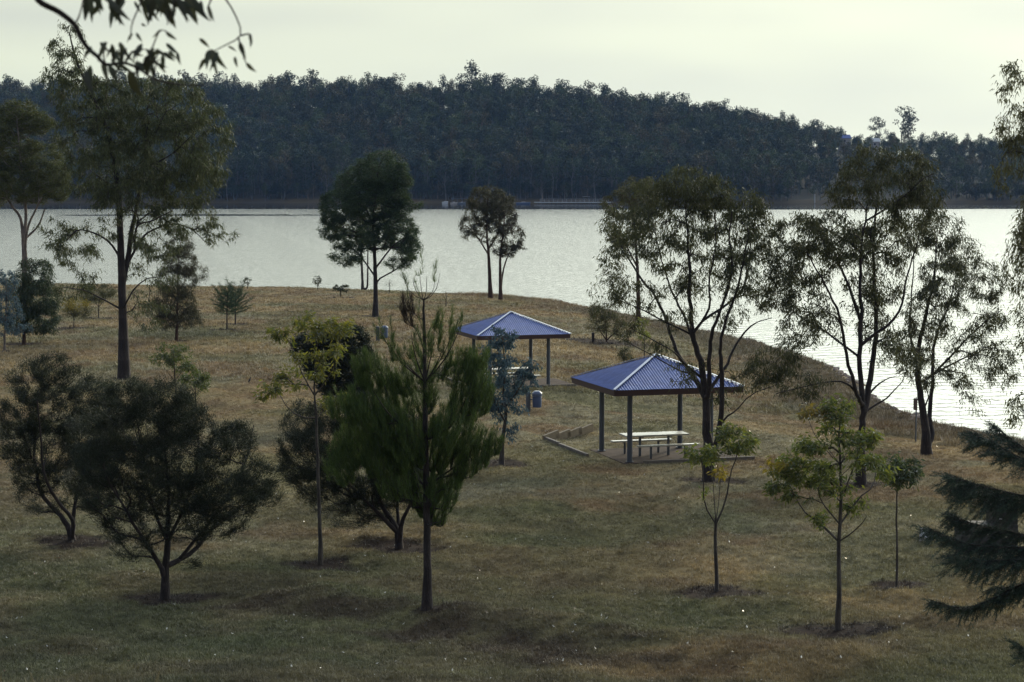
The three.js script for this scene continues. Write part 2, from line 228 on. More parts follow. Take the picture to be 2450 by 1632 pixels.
function buildTree(o) {
  const R = rng(o.seed ?? Math.round(o.base[0] * 7 + o.base[1] * 13 + 1)), P = o.pos ?? groundAt(...o.base), D = -P.z, m = D / F;
  const g = thing(o.name, o.label, o.category ?? 'tree', P, 0, o.group), H = { ...habits[o.leaf], ...(o.habit ?? {}) };
  const loc = (px, py, dz = 0) => at(px, py, D).sub(P).add(V(0, 0, -dz));
  const N = [];                                                     // skeleton nodes: position, parent, fixed radius, downstream weight, heading
  const chains = [];
  const nearest = (p) => { let b = 0, q = 1e9; for (let k = 0; k < N.length; k++) { const d = N[k].p.distanceToSquared(p); if (d < q) { q = d; b = k; } } return b; };
  for (const [si, s] of (o.stems ?? []).entries()) {
    const wob = si ? (R() - 0.5) * 2 : 0;
    let pts = s.p.map((q, k) => loc(q[0], q[1], q[2] ?? (si ? wob * (k / Math.max(1, s.p.length - 1)) * (s.z ?? o.depth ?? 1.2) : 0)));
    if (!si) pts[0].y -= 0.15;
    let parent = -1; if (si) { parent = nearest(pts[0]); pts[0].copy(N[parent].p); }
    const c = new THREE.CatmullRomCurve3(pts, false, 'centripetal'), n = Math.max(4, Math.round(c.getLength() / (o.step ?? 0.3))), chain = parent >= 0 ? [parent] : [];
    for (let k = parent >= 0 ? 1 : 0; k <= n; k++) { const u = k / n, p = c.getPoint(u), j = si || k ? 1 : 0, amp = (o.kink ?? 0.02) * (k < n ? 1 : 0) * j; p.x += (R() - 0.5) * amp; p.z += (R() - 0.5) * amp * 2; const r = lerp(s.r[0], s.r[1], Math.pow(u, 0.8)) * (!si && u < 0.12 ? 1 + (0.12 - u) * 3.2 : 1); N.push({ p, parent: chain.length ? chain[chain.length - 1] : -1, r, w: 0, h: c.getTangent(u) }); chain.push(N.length - 1); }
    chains.push({ chain, stem: true });
  }
  const clumps = [], tipsOf = [];
  for (const L of o.lobes) {
    const [px, py] = L, rx = L[2] * (o.swell ?? 1.12), ry = L[3] * (o.swell ?? 1.12), k = Math.pow(L[4] ?? 1, 0.7), n = Math.max(1, Math.round((o.fill ?? 1) * k * (rx * ry * m * m) * (o.per ?? 3.2) * 15 * (H.many ?? 1))), cz = L[5] ?? (R() - 0.5) * (o.depth ?? 1.2) * 0.9, c = loc(px, py, cz), ax = rx * m, ay = ry * m, az = Math.min(Math.max(ax, ay), (o.depth ?? 1.2));
    for (let q = 0; q < n; q++) { let x, y, z, l; do { x = R() * 2 - 1; y = R() * 2 - 1; z = R() * 2 - 1; l = Math.hypot(x, y, z); } while (l > 1 || l < 0.05); const f = Math.pow(l, 0.35) / l; clumps.push({ p: V(c.x + x * f * ax, c.y + y * f * ay, c.z + z * f * az), tint: L[6] }); }
  }
  for (const c of clumps) if (c.p.y < 0.25) c.p.y = 0.25 + R() * 0.2;
  for (const c of clumps) { c.d = N[nearest(c.p)].p.distanceTo(c.p); }
  clumps.sort((a, b) => a.d - b.d);
  const first = o.noTwigsBelow ?? 0;
  for (const c of clumps) {
    let best = 0, q = 1e9; const v = V();
    for (let k = 0; k < N.length; k++) { const nd = N[k]; if (nd.p.y < first) continue; v.subVectors(c.p, nd.p); const d = v.length(); if (d > q) continue; const al = d > 1e-3 ? v.dot(nd.h) / d : 1, cost = d * (1 + 0.55 * (1 - al) + (v.y < -0.15 * d ? (o.weep ? 0.15 : 0.9) : 0)) + 0.02; if (cost < q) { q = cost; best = k; } }
    const a = N[best], dist = a.p.distanceTo(c.p), dir = V().subVectors(c.p, a.p).normalize(), h = a.h.clone().lerp(dir, 0.35).normalize();
    const c1 = a.p.clone().addScaledVector(h, dist * 0.4), c2 = c.p.clone().addScaledVector(dir, -dist * 0.3).add(V(0, dist * (o.weep ? 0.22 : o.brush ? -0.3 : -0.06), 0));
    const bz = new THREE.CubicBezierCurve3(a.p, c1, c2, c.p), n = Math.max(2, Math.round(dist / (o.twigStep ?? 0.3))), chain = [best];
    for (let k = 1; k <= n; k++) { const u = k / n, p = bz.getPoint(u), z = dist * (o.crook ?? 0.05); if (k < n) { p.x += (R() - 0.5) * z; p.y += (R() - 0.5) * z; p.z += (R() - 0.5) * z; } N.push({ p, parent: chain[chain.length - 1], r: 0, w: 0, h: bz.getTangent(u) }); chain.push(N.length - 1); }
    if (o.brush) { const e = c.p.clone().add(V(Math.sign(c.p.x) * 0.07 + (R() - 0.5) * 0.12, o.brush * (0.7 + 0.6 * R()), (R() - 0.5) * 0.12)), hd = e.clone().sub(c.p).normalize(); N.push({ p: c.p.clone().lerp(e, 0.5), parent: chain[chain.length - 1], r: 0, w: 0, h: hd }); chain.push(N.length - 1); N.push({ p: e, parent: N.length - 1, r: 0, w: 0, h: hd }); chain.push(N.length - 1); }
    chains.push({ chain }); N[chain[chain.length - 1]].w = 1; tipsOf.push([N[chain[chain.length - 1]], c, chain]);
  }
  for (let k = N.length - 1; k > 0; k--) if (N[k].parent >= 0) N[N[k].parent].w += N[k].w;
  const tw = o.twig ?? 0.007; for (const n of N) { const pr = tw * Math.pow(Math.max(1, n.w), 0.46); n.R = n.r ? n.r : pr; }
  for (let k = 1; k < N.length; k++) { const n = N[k]; if (!n.r && n.parent >= 0) n.R = Math.min(n.R, N[n.parent].R * 0.92); }
  const wood = new Wood();
  for (const { chain, stem } of chains) { const rad = chain.map((k, q) => (!stem && q === 0 ? Math.min(N[k].R, N[chain[1]].R * 1.15) : N[k].R)), big = Math.max(...rad); if (stem && chain.length > 1) rad[0] = Math.min(rad[0], rad[1] * 1.2); if (!stem) rad[rad.length - 1] *= 0.5; wood.tube(chain.map((k) => N[k].p), rad, big > 0.09 ? 10 : big > 0.035 ? 6 : big > 0.014 ? 4 : 3); }
  part('trunk', wood.geometry(), o.bark ?? darkBark, g);
  const lv = new Leaves(), s = V(), d = V();
  for (const [tip, c, chain] of tipsOf) {
    const line = [tip.p]; let reach = 0; for (let k = chain.length - 2; k >= 0 && reach < (H.along ?? 0.3); k--) { reach += N[chain[k]].p.distanceTo(line[line.length - 1]); line.push(N[chain[k]].p); }
    const per = Math.round(H.per * (0.55 + 0.9 * R()) * (o.leafy ?? 1)), ta = c.tint ? c.tint[0] : H.a, tb = c.tint ? c.tint[1] : H.b, tone = 0.72 + 0.5 * R();
    for (let k = 0; k < per; k++) {
      const f = Math.pow(R(), 1.25) * (line.length - 1), fi = Math.min(line.length - 2, Math.floor(f)), u = f - fi, bx = lerp(line[fi].x, line[fi + 1].x, u), by = lerp(line[fi].y, line[fi + 1].y, u), bz = lerp(line[fi].z, line[fi + 1].z, u), sp = H.spread * (0.35 + 0.65 * R());
      let ox = R() * 2 - 1, oy = R() * 2 - 1, oz = R() * 2 - 1; const ol = Math.hypot(ox, oy, oz) || 1; const far = sp * Math.pow(R(), 0.6) / ol; ox *= far; oy *= far * 0.9; oz *= far;
      d.set(tip.h.x * H.out + (R() - 0.5) * 1.5 * (H.wild ?? 1) + ox * 1.6, tip.h.y * H.out - H.hang + (R() - 0.5) * 1.1 * (H.wild ?? 1), tip.h.z * H.out + (R() - 0.5) * 1.5 * (H.wild ?? 1) + oz * 1.6).normalize();
      s.set(R() - 0.5, R() - 0.5, R() - 0.5); s.addScaledVector(d, -s.dot(d)).normalize();
      const t = R(), v = tone * (0.75 + 0.5 * R()), col = [lerp(ta[0], tb[0], t) * v, lerp(ta[1], tb[1], t) * v, lerp(ta[2], tb[2], t) * v], z = (0.65 + 0.7 * R());
      lv[H.slim ? 'blade' : 'leaf']([bx + ox, by + oy, bz + oz], [d.x, d.y, d.z], [s.x, s.y, s.z], H.len * z, H.wid * (0.7 + 0.6 * R()), col);
    }
  }
  if (lv.p.length) part('crown', lv.geometry(), H.mat, g);
  return g;
}
function sprayConifer(o) { // a conifer whose boughs carry rows of needled branchlets
  const R = rng(o.seed ?? 77), P = o.pos ?? groundAt(...o.base), D = -P.z, g = thing(o.name, o.label, 'tree', P, 0, o.group), loc = (q) => at(q[0], q[1], D).sub(P).add(V(0, 0, -(q[2] ?? 0)));
  const wood = new Wood(), lv = new Leaves(), tp = o.trunk.map(loc); tp[0].y -= 0.15; const tc = new THREE.CatmullRomCurve3(tp), tn = 14;
  wood.tube(tc.getPoints(tn), Array.from({ length: tn + 1 }, (_, k) => lerp(o.r[0], o.r[1], k / tn)), 9);
  const boughs = o.boughs.map(([p, w]) => [p.map(loc), w]);
  for (const [y0, y1, n, len, rise, w, a0 = 0, a1 = 6.28318] of o.whorls ?? []) for (let k = 0; k < n; k++) { const a = lerp(a0, a1, (k + R() * 0.8) / n), y = lerp(y0, y1, (k * 0.618) % 1), L = len * (0.75 + 0.5 * R()), b = tc.getPoint(Math.max(0, Math.min(1, y))); boughs.push([[b, b.clone().add(V(Math.cos(a) * L * 0.5, rise * L * 0.3, Math.sin(a) * L * 0.5)), b.clone().add(V(Math.cos(a) * L, rise * L, Math.sin(a) * L))], w]); }
  for (const [pts, width] of boughs) {
    const c = new THREE.CatmullRomCurve3(pts), L = c.getLength(), n = Math.max(6, Math.round(L / 0.12)), br = Math.max(0.006, L * 0.012);
    wood.tube(c.getPoints(n), Array.from({ length: n + 1 }, (_, k) => lerp(br, 0.004, k / n)), 5);
    const m = Math.round(L / (o.gap ?? 0.035)); let side = 1;
    for (let k = 0; k < m; k++) {
      const u = lerp(o.from ?? 0.12, 1, (k + R()) / m), p = c.getPoint(u), t = c.getTangent(u), len = width * (0.35 + 0.95 * R()) * Math.pow(1 - Math.max(0, u - 0.55) * 1.1, 0.7); side = -side;
      const s = V().crossVectors(t, V(0, 1, 0)).normalize().multiplyScalar(side), d = t.clone().multiplyScalar(0.75).addScaledVector(s, 0.5 + 0.7 * R()).add(V(0, (o.fall ?? -0.25) + (R() - 0.5) * 1.1, 0)).normalize();
      const e = p.clone().addScaledVector(d, len).add(V(0, (o.sag ?? -0.1) * len, 0)), mid = p.clone().addScaledVector(d, len * 0.5); wood.tube([p, mid, e], [0.004, 0.003, 0.0015], 3);
      const q = Math.round(len * (o.needles ?? 130)), tone = 0.7 + 0.6 * R();
      for (let i = 0; i < q; i++) { const w = i / q, x = p.clone().lerp(e, w), nd = d.clone().multiplyScalar(0.7).add(V(R() - 0.5, (R() - 0.5) * 1.0 + (o.lift ?? 0), R() - 0.5).multiplyScalar(1.5)).normalize(), ns = V(R() - 0.5, R() - 0.5, R() - 0.5).cross(nd).normalize(), tt = R(), v = tone * (0.75 + 0.5 * R()); lv.blade([x.x, x.y, x.z], [nd.x, nd.y, nd.z], [ns.x, ns.y, ns.z], (o.len ?? 0.05) * (0.6 + 0.7 * R()), o.wid ?? 0.007, mix3(o.a, o.b, tt).map((z) => z * v)); }
    }
  }
  part('trunk', wood.geometry(), o.bark ?? darkBark, g); part('crown', lv.geometry(), needleMat, g);
  return g;
}

// ------------------------------------------------------------------ picnic shelters
const M = {
  roof: new THREE.MeshStandardMaterial({ color: new THREE.Color().setRGB(0.09, 0.14, 0.40), roughness: 0.45, metalness: 0.2, side: THREE.DoubleSide, map: texture(256, (i, j) => { const n = 0.80 + 0.13 * tnoise(i / 32, j / 32, 8) + 0.12 * tnoise(i / 5.12, j / 5.12, 50) * tnoise(i / 64, j / 64, 4); return [n, n, n * 0.99]; }, true), roughnessMap: texture(128, (i, j) => 0.7 + 0.3 * tnoise(i / 8, j / 16, 8)) }),
  cap: new THREE.MeshStandardMaterial({ color: new THREE.Color().setRGB(0.36, 0.39, 0.46), roughness: 0.35, metalness: 0.4 }),
  fascia: std(0.055, 0.024, 0.022, 0.6), post: std(0.075, 0.085, 0.105, 0.55), beam: std(0.06, 0.035, 0.03, 0.7),
  slab: new THREE.MeshPhysicalMaterial({ roughness: 0.95, specularIntensity: 0.2, map: texture(256, (i, j) => { const n = 0.55 * tnoise(i / 32, j / 32, 8) + 0.25 * tnoise(i / 4, j / 4, 64) + 0.2 * h2(i, j); return [0.22 + 0.13 * n, 0.18 + 0.11 * n, 0.16 + 0.10 * n]; }, true), bumpMap: texture(256, (i, j) => 0.5 * h2(i, j) + 0.5 * tnoise(i / 4, j / 4, 64)), bumpScale: 0.004 }),
  timber: std(1, 1, 1, 0.85, { map: texture(256, (i, j) => { const n = 0.5 * tnoise(i / 64, j / 6.4, 40) + 0.3 * tnoise(i / 16, j / 2, 128) + 0.2 * tnoise(i / 32, j / 32, 8); return [0.30 + 0.22 * n, 0.28 + 0.20 * n, 0.26 + 0.18 * n]; }, true) }),
  paleTimber: std(1, 1, 1, 0.85, { map: texture(256, (i, j) => { const n = 0.5 * tnoise(i / 64, j / 6.4, 40) + 0.3 * tnoise(i / 16, j / 2, 128) + 0.2 * tnoise(i / 32, j / 32, 8); return [0.42 + 0.22 * n, 0.37 + 0.21 * n, 0.30 + 0.18 * n]; }, true) }),
  table: std(1, 1, 1, 0.38, { map: texture(256, (i, j) => { const n = 0.6 * tnoise(i / 32, j / 8, 32) + 0.4 * h2(i, j); return [0.66 + 0.08 * n, 0.64 + 0.08 * n, 0.59 + 0.08 * n]; }, true) }),
  steel: std(0.11, 0.125, 0.15, 0.45, { metalness: 0.4 }), bin: std(0.055, 0.085, 0.17, 0.35), binLid: std(0.085, 0.115, 0.19, 0.3),
  soot: std(0.045, 0.042, 0.042, 0.75), white: std(0.5, 0.51, 0.52, 0.5), black: std(0.02, 0.02, 0.024, 0.5), concrete: std(0.36, 0.33, 0.31, 0.85), darkMetal: std(0.05, 0.05, 0.055, 0.5, { metalness: 0.5 }),
};
const box = (w, h, d, x = 0, y = 0, z = 0, r = 0.01) => { const g = new RoundedBoxGeometry(w, h, d, 2, Math.min(r, w / 3, h / 3, d / 3)); g.translate(x, y, z); return g; };
const cyl = (r0, r1, h, x = 0, y = 0, z = 0, n = 16) => { const g = new THREE.CylinderGeometry(r0, r1, h, n); g.translate(x, y + h / 2, z); return g; };
function shelter(label, at_, turn) {
  const S = 4.6, E = 2.34, RISE = 0.93, k = 0.635 * S / 2, g = thing('picnic_shelter', label, 'shelter', V(at_.x, at_.y, -at_.D), turn, 'blue roofed picnic shelters on the lawn');
  const pitch = 0.1, amp = 0.011, slope = Math.hypot(S / 2, RISE), ny = (S / 2) / slope, nz = RISE / slope;
  { const p = [], ix = [], n = Math.round(S / pitch) * 6; for (let i = 0; i <= n; i++) { const u = -S / 2 + S * i / n, top = 1 - Math.abs(2 * u / S), o = amp * Math.cos(2 * Math.PI * u / pitch); for (const v of [0, top]) p.push(u, E + 0.2 + v * RISE + o * ny, S / 2 * (1 - v) + o * nz + (v ? 0 : 0.03)); if (i) { const q = i * 2; ix.push(q - 2, q, q + 1, q - 2, q + 1, q - 1); } }
    const sg = new THREE.BufferGeometry(); sg.setAttribute('position', new THREE.Float32BufferAttribute(p, 3)); sg.setAttribute('uv', new THREE.Float32BufferAttribute(p.filter((_, q) => q % 3 !== 1), 2)); sg.setIndex(ix); sg.computeVertexNormals();
    for (let q = 0; q < 4; q++) part('roof_sheet', sg, M.roof, g).rotation.y = q * Math.PI / 2; }
  for (const [sx, sz] of [[1, 1], [1, -1], [-1, 1], [-1, -1]]) {
    const a = V(sx * S / 2 * 1.01, E + 0.205, sz * S / 2 * 1.01), b = V(sx * 0.03, E + 0.2 + RISE + 0.01, sz * 0.03), L = a.distanceTo(b), c = part('hip_capping', box(0.1, 0.022, L, 0, 0, 0, 0.008), M.cap, g); c.position.copy(a).lerp(b, 0.5); c.position.y += 0.02; c.lookAt(c.getWorldPosition(V()).add(b.clone().sub(a).applyAxisAngle(V(0, 1, 0), turn)));
    part('post', mergeGeometries([cyl(0.088, 0.092, E + 0.02, sx * k, 0, sz * k, 18), cyl(0.14, 0.14, 0.03, sx * k, 0.001, sz * k, 18)]), M.post, g);
    const hr = part('hip_rafter', box(0.07, 0.12, L * 0.97, 0, 0, 0), M.beam, g); hr.position.copy(c.position); hr.position.y -= 0.12; hr.quaternion.copy(c.quaternion);
  }
  part('apex_cap', new THREE.ConeGeometry(0.16, 0.09, 4, 1).translate(0, E + 0.2 + RISE + 0.02, 0).rotateY(Math.PI / 4), M.cap, g);
  for (const q of [0, 1, 2, 3]) { const f = part('fascia_board', box(q % 2 ? S - 0.07 : S, 0.2, 0.034, 0, E + 0.095, S / 2 - 0.018, 0.006), M.fascia, g); f.rotation.y = q * Math.PI / 2; const b = part('beam', box(q % 2 ? 2 * k - 0.2 : 2 * k + 0.2, 0.15, 0.09, 0, E + 0.04, k), M.beam, g); b.rotation.y = q * Math.PI / 2; }
  return shade(g);
}
function picnicSet(at_, turn, y, where, dx, dz) {
  const base = V(dx, 0, dz).applyAxisAngle(V(0, 1, 0), turn).add(V(at_.x, y, -at_.D));
  const t = thing('picnic_table', 'pale slab picnic table ' + where, 'table', base, turn, 'picnic tables under the shelters');
  part('tabletop', box(2.3, 0.055, 0.8, 0, 0.745, 0, 0.012), M.table, t);
  for (const s of [-1, 1]) { part('leg', mergeGeometries([box(0.075, 0.71, 0.075, s * 0.52, 0.36, 0), box(0.07, 0.04, 0.6, s * 0.52, 0.698, 0)]), M.steel, t); }
  shade(t);
  for (const [s, word] of [[1, 'uphill'], [-1, 'lake']]) { const b = thing('bench', `pale slab bench on the ${word} side of the picnic table ${where}`, 'bench', base.clone().add(V(s > 0 ? 0.24 : -0.2, 0, s * 0.72).applyAxisAngle(V(0, 1, 0), turn)), turn, 'benches beside the picnic tables'); part('seat', box(2.2, 0.05, 0.3, 0, 0.445, 0, 0.012), M.table, b); for (const q of [-1, 1]) part('leg', box(0.065, 0.415, 0.065, q * 0.62, 0.21, 0), M.steel, b); shade(b); }
}
const TURN_A = 20.3 * Math.PI / 180 - Math.atan(0.069), TURN_B = TURN_A;
function slab(at_, turn) { const g = box(4.6, 0.24, 3.75, 0.55, -0.098, -0.1, 0.02); const p = g.attributes.position, uv = []; for (let k = 0; k < p.count; k++) uv.push(p.getX(k) / 1.6, p.getZ(k) / 1.6); g.setAttribute('uv', new THREE.Float32BufferAttribute(uv, 2)); const m = structure('paving_slab', g, M.slab); m.position.set(at_.x, at_.y, -at_.D); m.rotation.y = turn; return m; }
for (const [p, turn, label, where] of [[pavA, TURN_A, 'blue hip roofed shelter beside the many stemmed gum tree', 'beside the many stemmed gum'], [pavB, TURN_B, 'blue hip roofed shelter behind the bluish leaved sapling', 'behind the bluish sapling']]) {
  slab(p, turn); shelter(label, { ...p, y: p.y + 0.024 }, turn); picnicSet(p, turn, p.y + 0.024, where, -0.12, 0.2);
  // timber retaining edge: a stepped back run and a front kerb
  const e = thing('timber_edging', `weathered sleeper edging stepping down to the shelter ${where}`, 'edging', V(p.x, p.y, -p.D), turn, 'timber edgings of the shelter pads');
  e.rotation.y = 0; const gy = (x, d) => ground(p.x + x, -(p.D + d)) - p.y, C = [-3.75, 4.0], K = [-2.35, -0.4], E = [-2.0, 6.0];
  for (let k = 0; k < 4; k++) { const u = (k + 0.5) / 4, x = lerp(C[0], E[0], u), d = lerp(C[1], E[1], u), b = part('sleeper', box(0.86, 0.3, 0.1, 0, 0, 0, 0.012), M.paleTimber, e); b.position.set(x, gy(x, d) + 0.14, -d); b.rotation.set(0, Math.atan2(E[1] - C[1], E[0] - C[0]), 0.16); }
  for (let k = 0; k < 3; k++) { const u = (k + 0.5) / 3, x = lerp(C[0], K[0], u), d = lerp(C[1], K[1], u), L = Math.hypot(K[0] - C[0], K[1] - C[1]) / 3, b = part('sleeper', box(L - 0.01, 0.16, 0.1, 0, 0, 0, 0.012), M.timber, e); b.position.set(x, gy(x, d) + 0.03, -d); b.rotation.set(0, Math.atan2(K[1] - C[1], K[0] - C[0]), 0); }
  for (let k = 0; k < 2; k++) { const q = V(-0.1 + k * 2.02, 0, 1.84).applyAxisAngle(V(0, 1, 0), turn), b = part('sleeper', box(2.0, 0.17, 0.1, 0, 0, 0, 0.012), M.timber, e); b.position.set(q.x, gy(q.x, -q.z) + 0.02, q.z); b.rotation.y = turn; }
  shade(e);
}

// ------------------------------------------------------------------ park furniture
function bin(base, binPx, label, s) {
  const P = groundAt(...base), D = -P.z, off = (binPx - base[0]) * D / F, g = thing('litter_bin', label, 'bin', P, 0, 'blue litter bins on the lawn');
  part('post', new THREE.LatheGeometry([[0.0, -0.1], [0.1, -0.1], [0.1, 0.78], [0.085, 0.82], [0, 0.825]].map(([x, y]) => new THREE.Vector2(x * s, y * s)), 16), M.post, g);
  const body = part('body', new THREE.LatheGeometry([[0, 0.18], [0.175, 0.18], [0.185, 0.2], [0.19, 0.42], [0.196, 0.43], [0.196, 0.45], [0.192, 0.46], [0.195, 0.62], [0.19, 0.63], [0.12, 0.63]].map(([x, y]) => new THREE.Vector2(x * s, y * s)), 24), M.bin, g);
  const lid = part('lid', new THREE.LatheGeometry([[0.205, 0.645], [0.212, 0.65], [0.212, 0.76], [0.205, 0.775], [0.125, 0.85], [0.11, 0.858], [0, 0.862]].map(([x, y]) => new THREE.Vector2(x * s, y * s)), 24), M.binLid, g);
  body.position.x = off; body.add(lid); part('bracket', box(Math.abs(off), 0.05 * s, 0.05 * s, off / 2, 0.5 * s, 0), M.steel, g); shade(g);
}
bin([1264, 985], 1285, 'blue drum litter bin on a post beside the bluish leaved sapling', 1.0);
bin([904, 816], 920, 'blue drum litter bin on a post below the dense dark tree', 1.1);
{ const P = groundAt(2191, 1058), g = thing('sign_post', 'thin metal pole with a narrow plate by the twin trunk tree', 'sign', P); part('pole', cyl(0.03, 0.035, 2.0, 0, -0.1, 0, 10), M.steel, g); part('plate', box(0.03, 0.5, 0.34, -0.05, 1.62, 0.02, 0.005), M.fascia, g).rotation.y = 0.25; shade(g); }
{ const P = groundAt(1419, 822), g = thing('timber_post', 'short dark timber post at the edge of the shrub bed', 'post', P); part('shaft', box(0.18, 0.72, 0.18, 0, 0.3, 0, 0.02), darkBark, g); part('cap', box(0.2, 0.04, 0.2, 0, 0.68, 0, 0.015), M.timber, g); shade(g); }
{ const P = groundAt(2213, 1291), g = thing('marker_block', 'small pale concrete marker block sloping out of the grass', 'block', P, -0.25); const s = new THREE.Shape(); s.moveTo(-0.2, -0.06); s.lineTo(0.2, -0.06); s.lineTo(0.2, 0.05); s.lineTo(0.16, 0.08); s.lineTo(-0.17, 0.27); s.lineTo(-0.2, 0.25); s.closePath(); const q = new THREE.ExtrudeGeometry(s, { depth: 0.26, bevelEnabled: true, bevelSize: 0.01, bevelThickness: 0.01, bevelSegments: 2 }); q.translate(0, 0, -0.13); q.rotateY(-Math.PI / 2); part('block', q, M.concrete, g); part('plate', box(0.19, 0.012, 0.28, 0, 0.182, 0.01, 0.004).rotateX(0), M.white, g).rotation.x = 0.52; shade(g); }
{ const P = groundAt(2345, 1318), m = -P.z / F, g = thing('barbecue', 'dark steel park barbecue with open hood behind the conifer', 'barbecue', P, 0.06);
  part('base', box(138 * m, 0.72, 0.7, 14 * m, 0.3, 0, 0.02), M.soot, g); part('hotplate', box(138 * m, 0.05, 0.72, 14 * m, 0.685, 0, 0.01), M.soot, g);
  const fb = part('firebox', box(62 * m, 0.5, 0.62, 52 * m, 0.955, 0, 0.02), M.black, g); const h = part('hood', box(20 * m, 0.26, 0.6, 34 * m, 1.32, 0, 0.01), M.black, g); h.rotation.z = 0; part('door_handle', box(0.07, 0.02, 0.03, 40 * m, 0.86, 0.325, 0.006), M.white, fb);
  const gr = part('grill_rack', mergeGeometries([...Array(6)].map((_, k) => box(18 * m, 0.012, 0.012, 55 * m, 1.25 + k * 0.04, 0.1, 0.003)).concat([-1, 1].map((s) => box(0.014, 0.24, 0.014, 55 * m + s * 9 * m, 1.33, 0.1, 0.003)))), M.darkMetal, g); shade(g); }
function bird(base, s, mat, label, lean) { // a standing bird
  const P = groundAt(...base), g = thing('bird', label, 'bird', P, lean > 0 ? 0.3 : -0.4);
  const body = []; const prof2 = [[0, 0.02], [0.035, 0.06], [0.06, 0.12], [0.07, 0.19], [0.058, 0.26], [0.035, 0.31], [0.026, 0.345], [0.034, 0.375], [0.036, 0.4], [0.022, 0.428], [0, 0.435]].map(([x, y]) => new THREE.Vector2(x * s, y * s)); const b = new THREE.LatheGeometry(prof2, 14); b.translate(0, -0.12 * s, 0); b.rotateZ(-lean); b.translate(0, 0.22 * s, 0); body.push(b.toNonIndexed());
  const beak = new THREE.ConeGeometry(0.012 * s, 0.07 * s, 6); beak.rotateZ(-Math.PI / 2); beak.translate(Math.sin(lean) * 0.28 * s + 0.06 * s, (0.22 + 0.275 * Math.cos(lean)) * s, 0); const tail = new THREE.ConeGeometry(0.035 * s, 0.16 * s, 6); tail.scale(1, 1, 0.5); tail.rotateZ(Math.PI - lean * 1.2); tail.translate(-Math.sin(lean) * 0.16 * s, 0.12 * s, 0);
  part('body', mergeGeometries([...body, beak.toNonIndexed(), tail.toNonIndexed()]), mat, g); for (const z of [-1, 1]) part('leg', cyl(0.006 * s, 0.006 * s, 0.2 * s, 0, -0.01, z * 0.025 * s, 6), M.darkMetal, g); shade(g);
}
bird([342, 793], 1.0, std(0.10, 0.095, 0.10, 0.8), 'slim grey bird standing on the grass behind the tallest gum', 0.25);
bird([596, 919], 0.62, std(0.012, 0.012, 0.014, 0.6), 'small black bird standing on the open lawn', 0.45);

// ------------------------------------------------------------------ trees on the lawn
const yellowTint = [[0.20, 0.17, 0.015], [0.34, 0.26, 0.02]];
buildTree({ name: 'gum_tree', label: 'tallest gum tree with a thick dark trunk and drooping crown', base: [297, 908], bark: darkBark, leaf: 'gum', habit: { len: 0.2, wid: 0.042, many: 1.1, a: [0.070, 0.088, 0.036], b: [0.118, 0.130, 0.050] }, depth: 3.4, weep: true, per: 3.6, twig: 0.008,
  stems: [{ p: [[297, 908], [295, 800], [292, 700], [290, 620], [287, 540], [284, 470], [275, 400], [262, 330], [240, 270], [205, 200], [178, 130], [166, 80]], r: [0.25, 0.03] },
    { p: [[297, 690], [304, 610], [308, 550], [314, 510], [322, 440], [332, 380], [326, 300], [332, 240]], r: [0.15, 0.03] },
    { p: [[300, 740], [330, 690], [370, 662], [402, 655]], r: [0.05, 0.015] }, { p: [[288, 740], [250, 712], [215, 690], [190, 685]], r: [0.05, 0.015] },
    { p: [[288, 618], [265, 580], [225, 555], [192, 550], [170, 575], [150, 582]], r: [0.06, 0.015] }, { p: [[304, 630], [330, 580], [345, 558], [400, 538], [440, 550], [480, 590]], r: [0.07, 0.015] },
    { p: [[308, 600], [335, 540], [380, 525], [430, 500]], r: [0.06, 0.02] }, { p: [[284, 480], [250, 440], [215, 420], [180, 400]], r: [0.06, 0.02] }, { p: [[322, 440], [360, 400], [420, 370], [470, 330]], r: [0.07, 0.02] }, { p: [[332, 380], [380, 330], [420, 270]], r: [0.06, 0.02] }],
  lobes: [[160, 115, 42, 58, 0.55], [150, 165, 45, 40, 0.5], [230, 255, 90, 62, 0.8], [180, 215, 70, 40, 0.5], [200, 325, 80, 62, 0.7], [330, 245, 90, 55, 0.9], [420, 255, 85, 60], [475, 325, 66, 75], [400, 375, 100, 80], [300, 415, 95, 66, 0.9], [492, 405, 55, 40], [220, 425, 70, 55, 0.7], [445, 445, 70, 45], [330, 470, 80, 40, 0.8], [300, 310, 70, 50, 0.8], [440, 520, 80, 38, 0.55], [380, 560, 60, 50, 0.55], [512, 560, 36, 28, 0.5], [370, 640, 55, 48, 0.35], [170, 590, 50, 46, 0.5], [200, 640, 32, 55, 0.45], [135, 560, 32, 36, 0.5], [250, 530, 36, 46, 0.35], [185, 692, 40, 22, 0.4], [365, 740, 55, 45, 0.22]] });
buildTree({ name: 'gum_tree', label: 'gum tree with twin pale trunks and olive clumped crown behind the leafy young gum', base: [57, 752], bark: paleBark, leaf: 'dense', habit: { a: [0.075, 0.092, 0.028], b: [0.14, 0.145, 0.04] }, depth: 3, per: 3, twig: 0.012, twigStep: 0.5,
  stems: [{ p: [[55, 752], [57, 640], [54, 560], [48, 520], [30, 495], [15, 470]], r: [0.18, 0.07] }, { p: [[57, 740], [66, 640], [68, 580], [80, 535], [100, 500], [118, 470]], r: [0.15, 0.05] }, { p: [[68, 575], [62, 520], [55, 440], [45, 340], [40, 280]], r: [0.16, 0.04] }, { p: [[69, 575], [90, 540], [105, 500]], r: [0.1, 0.05] }],
  lobes: [[40, 268, 45, 28], [75, 292, 42, 24], [100, 300, 20, 14], [15, 290, 40, 30], [20, 368, 60, 42], [85, 385, 55, 42], [125, 425, 42, 38], [40, 440, 60, 38], [145, 450, 22, 28], [85, 455, 40, 28], [-30, 420, 50, 70], [-30, 320, 45, 50]] });
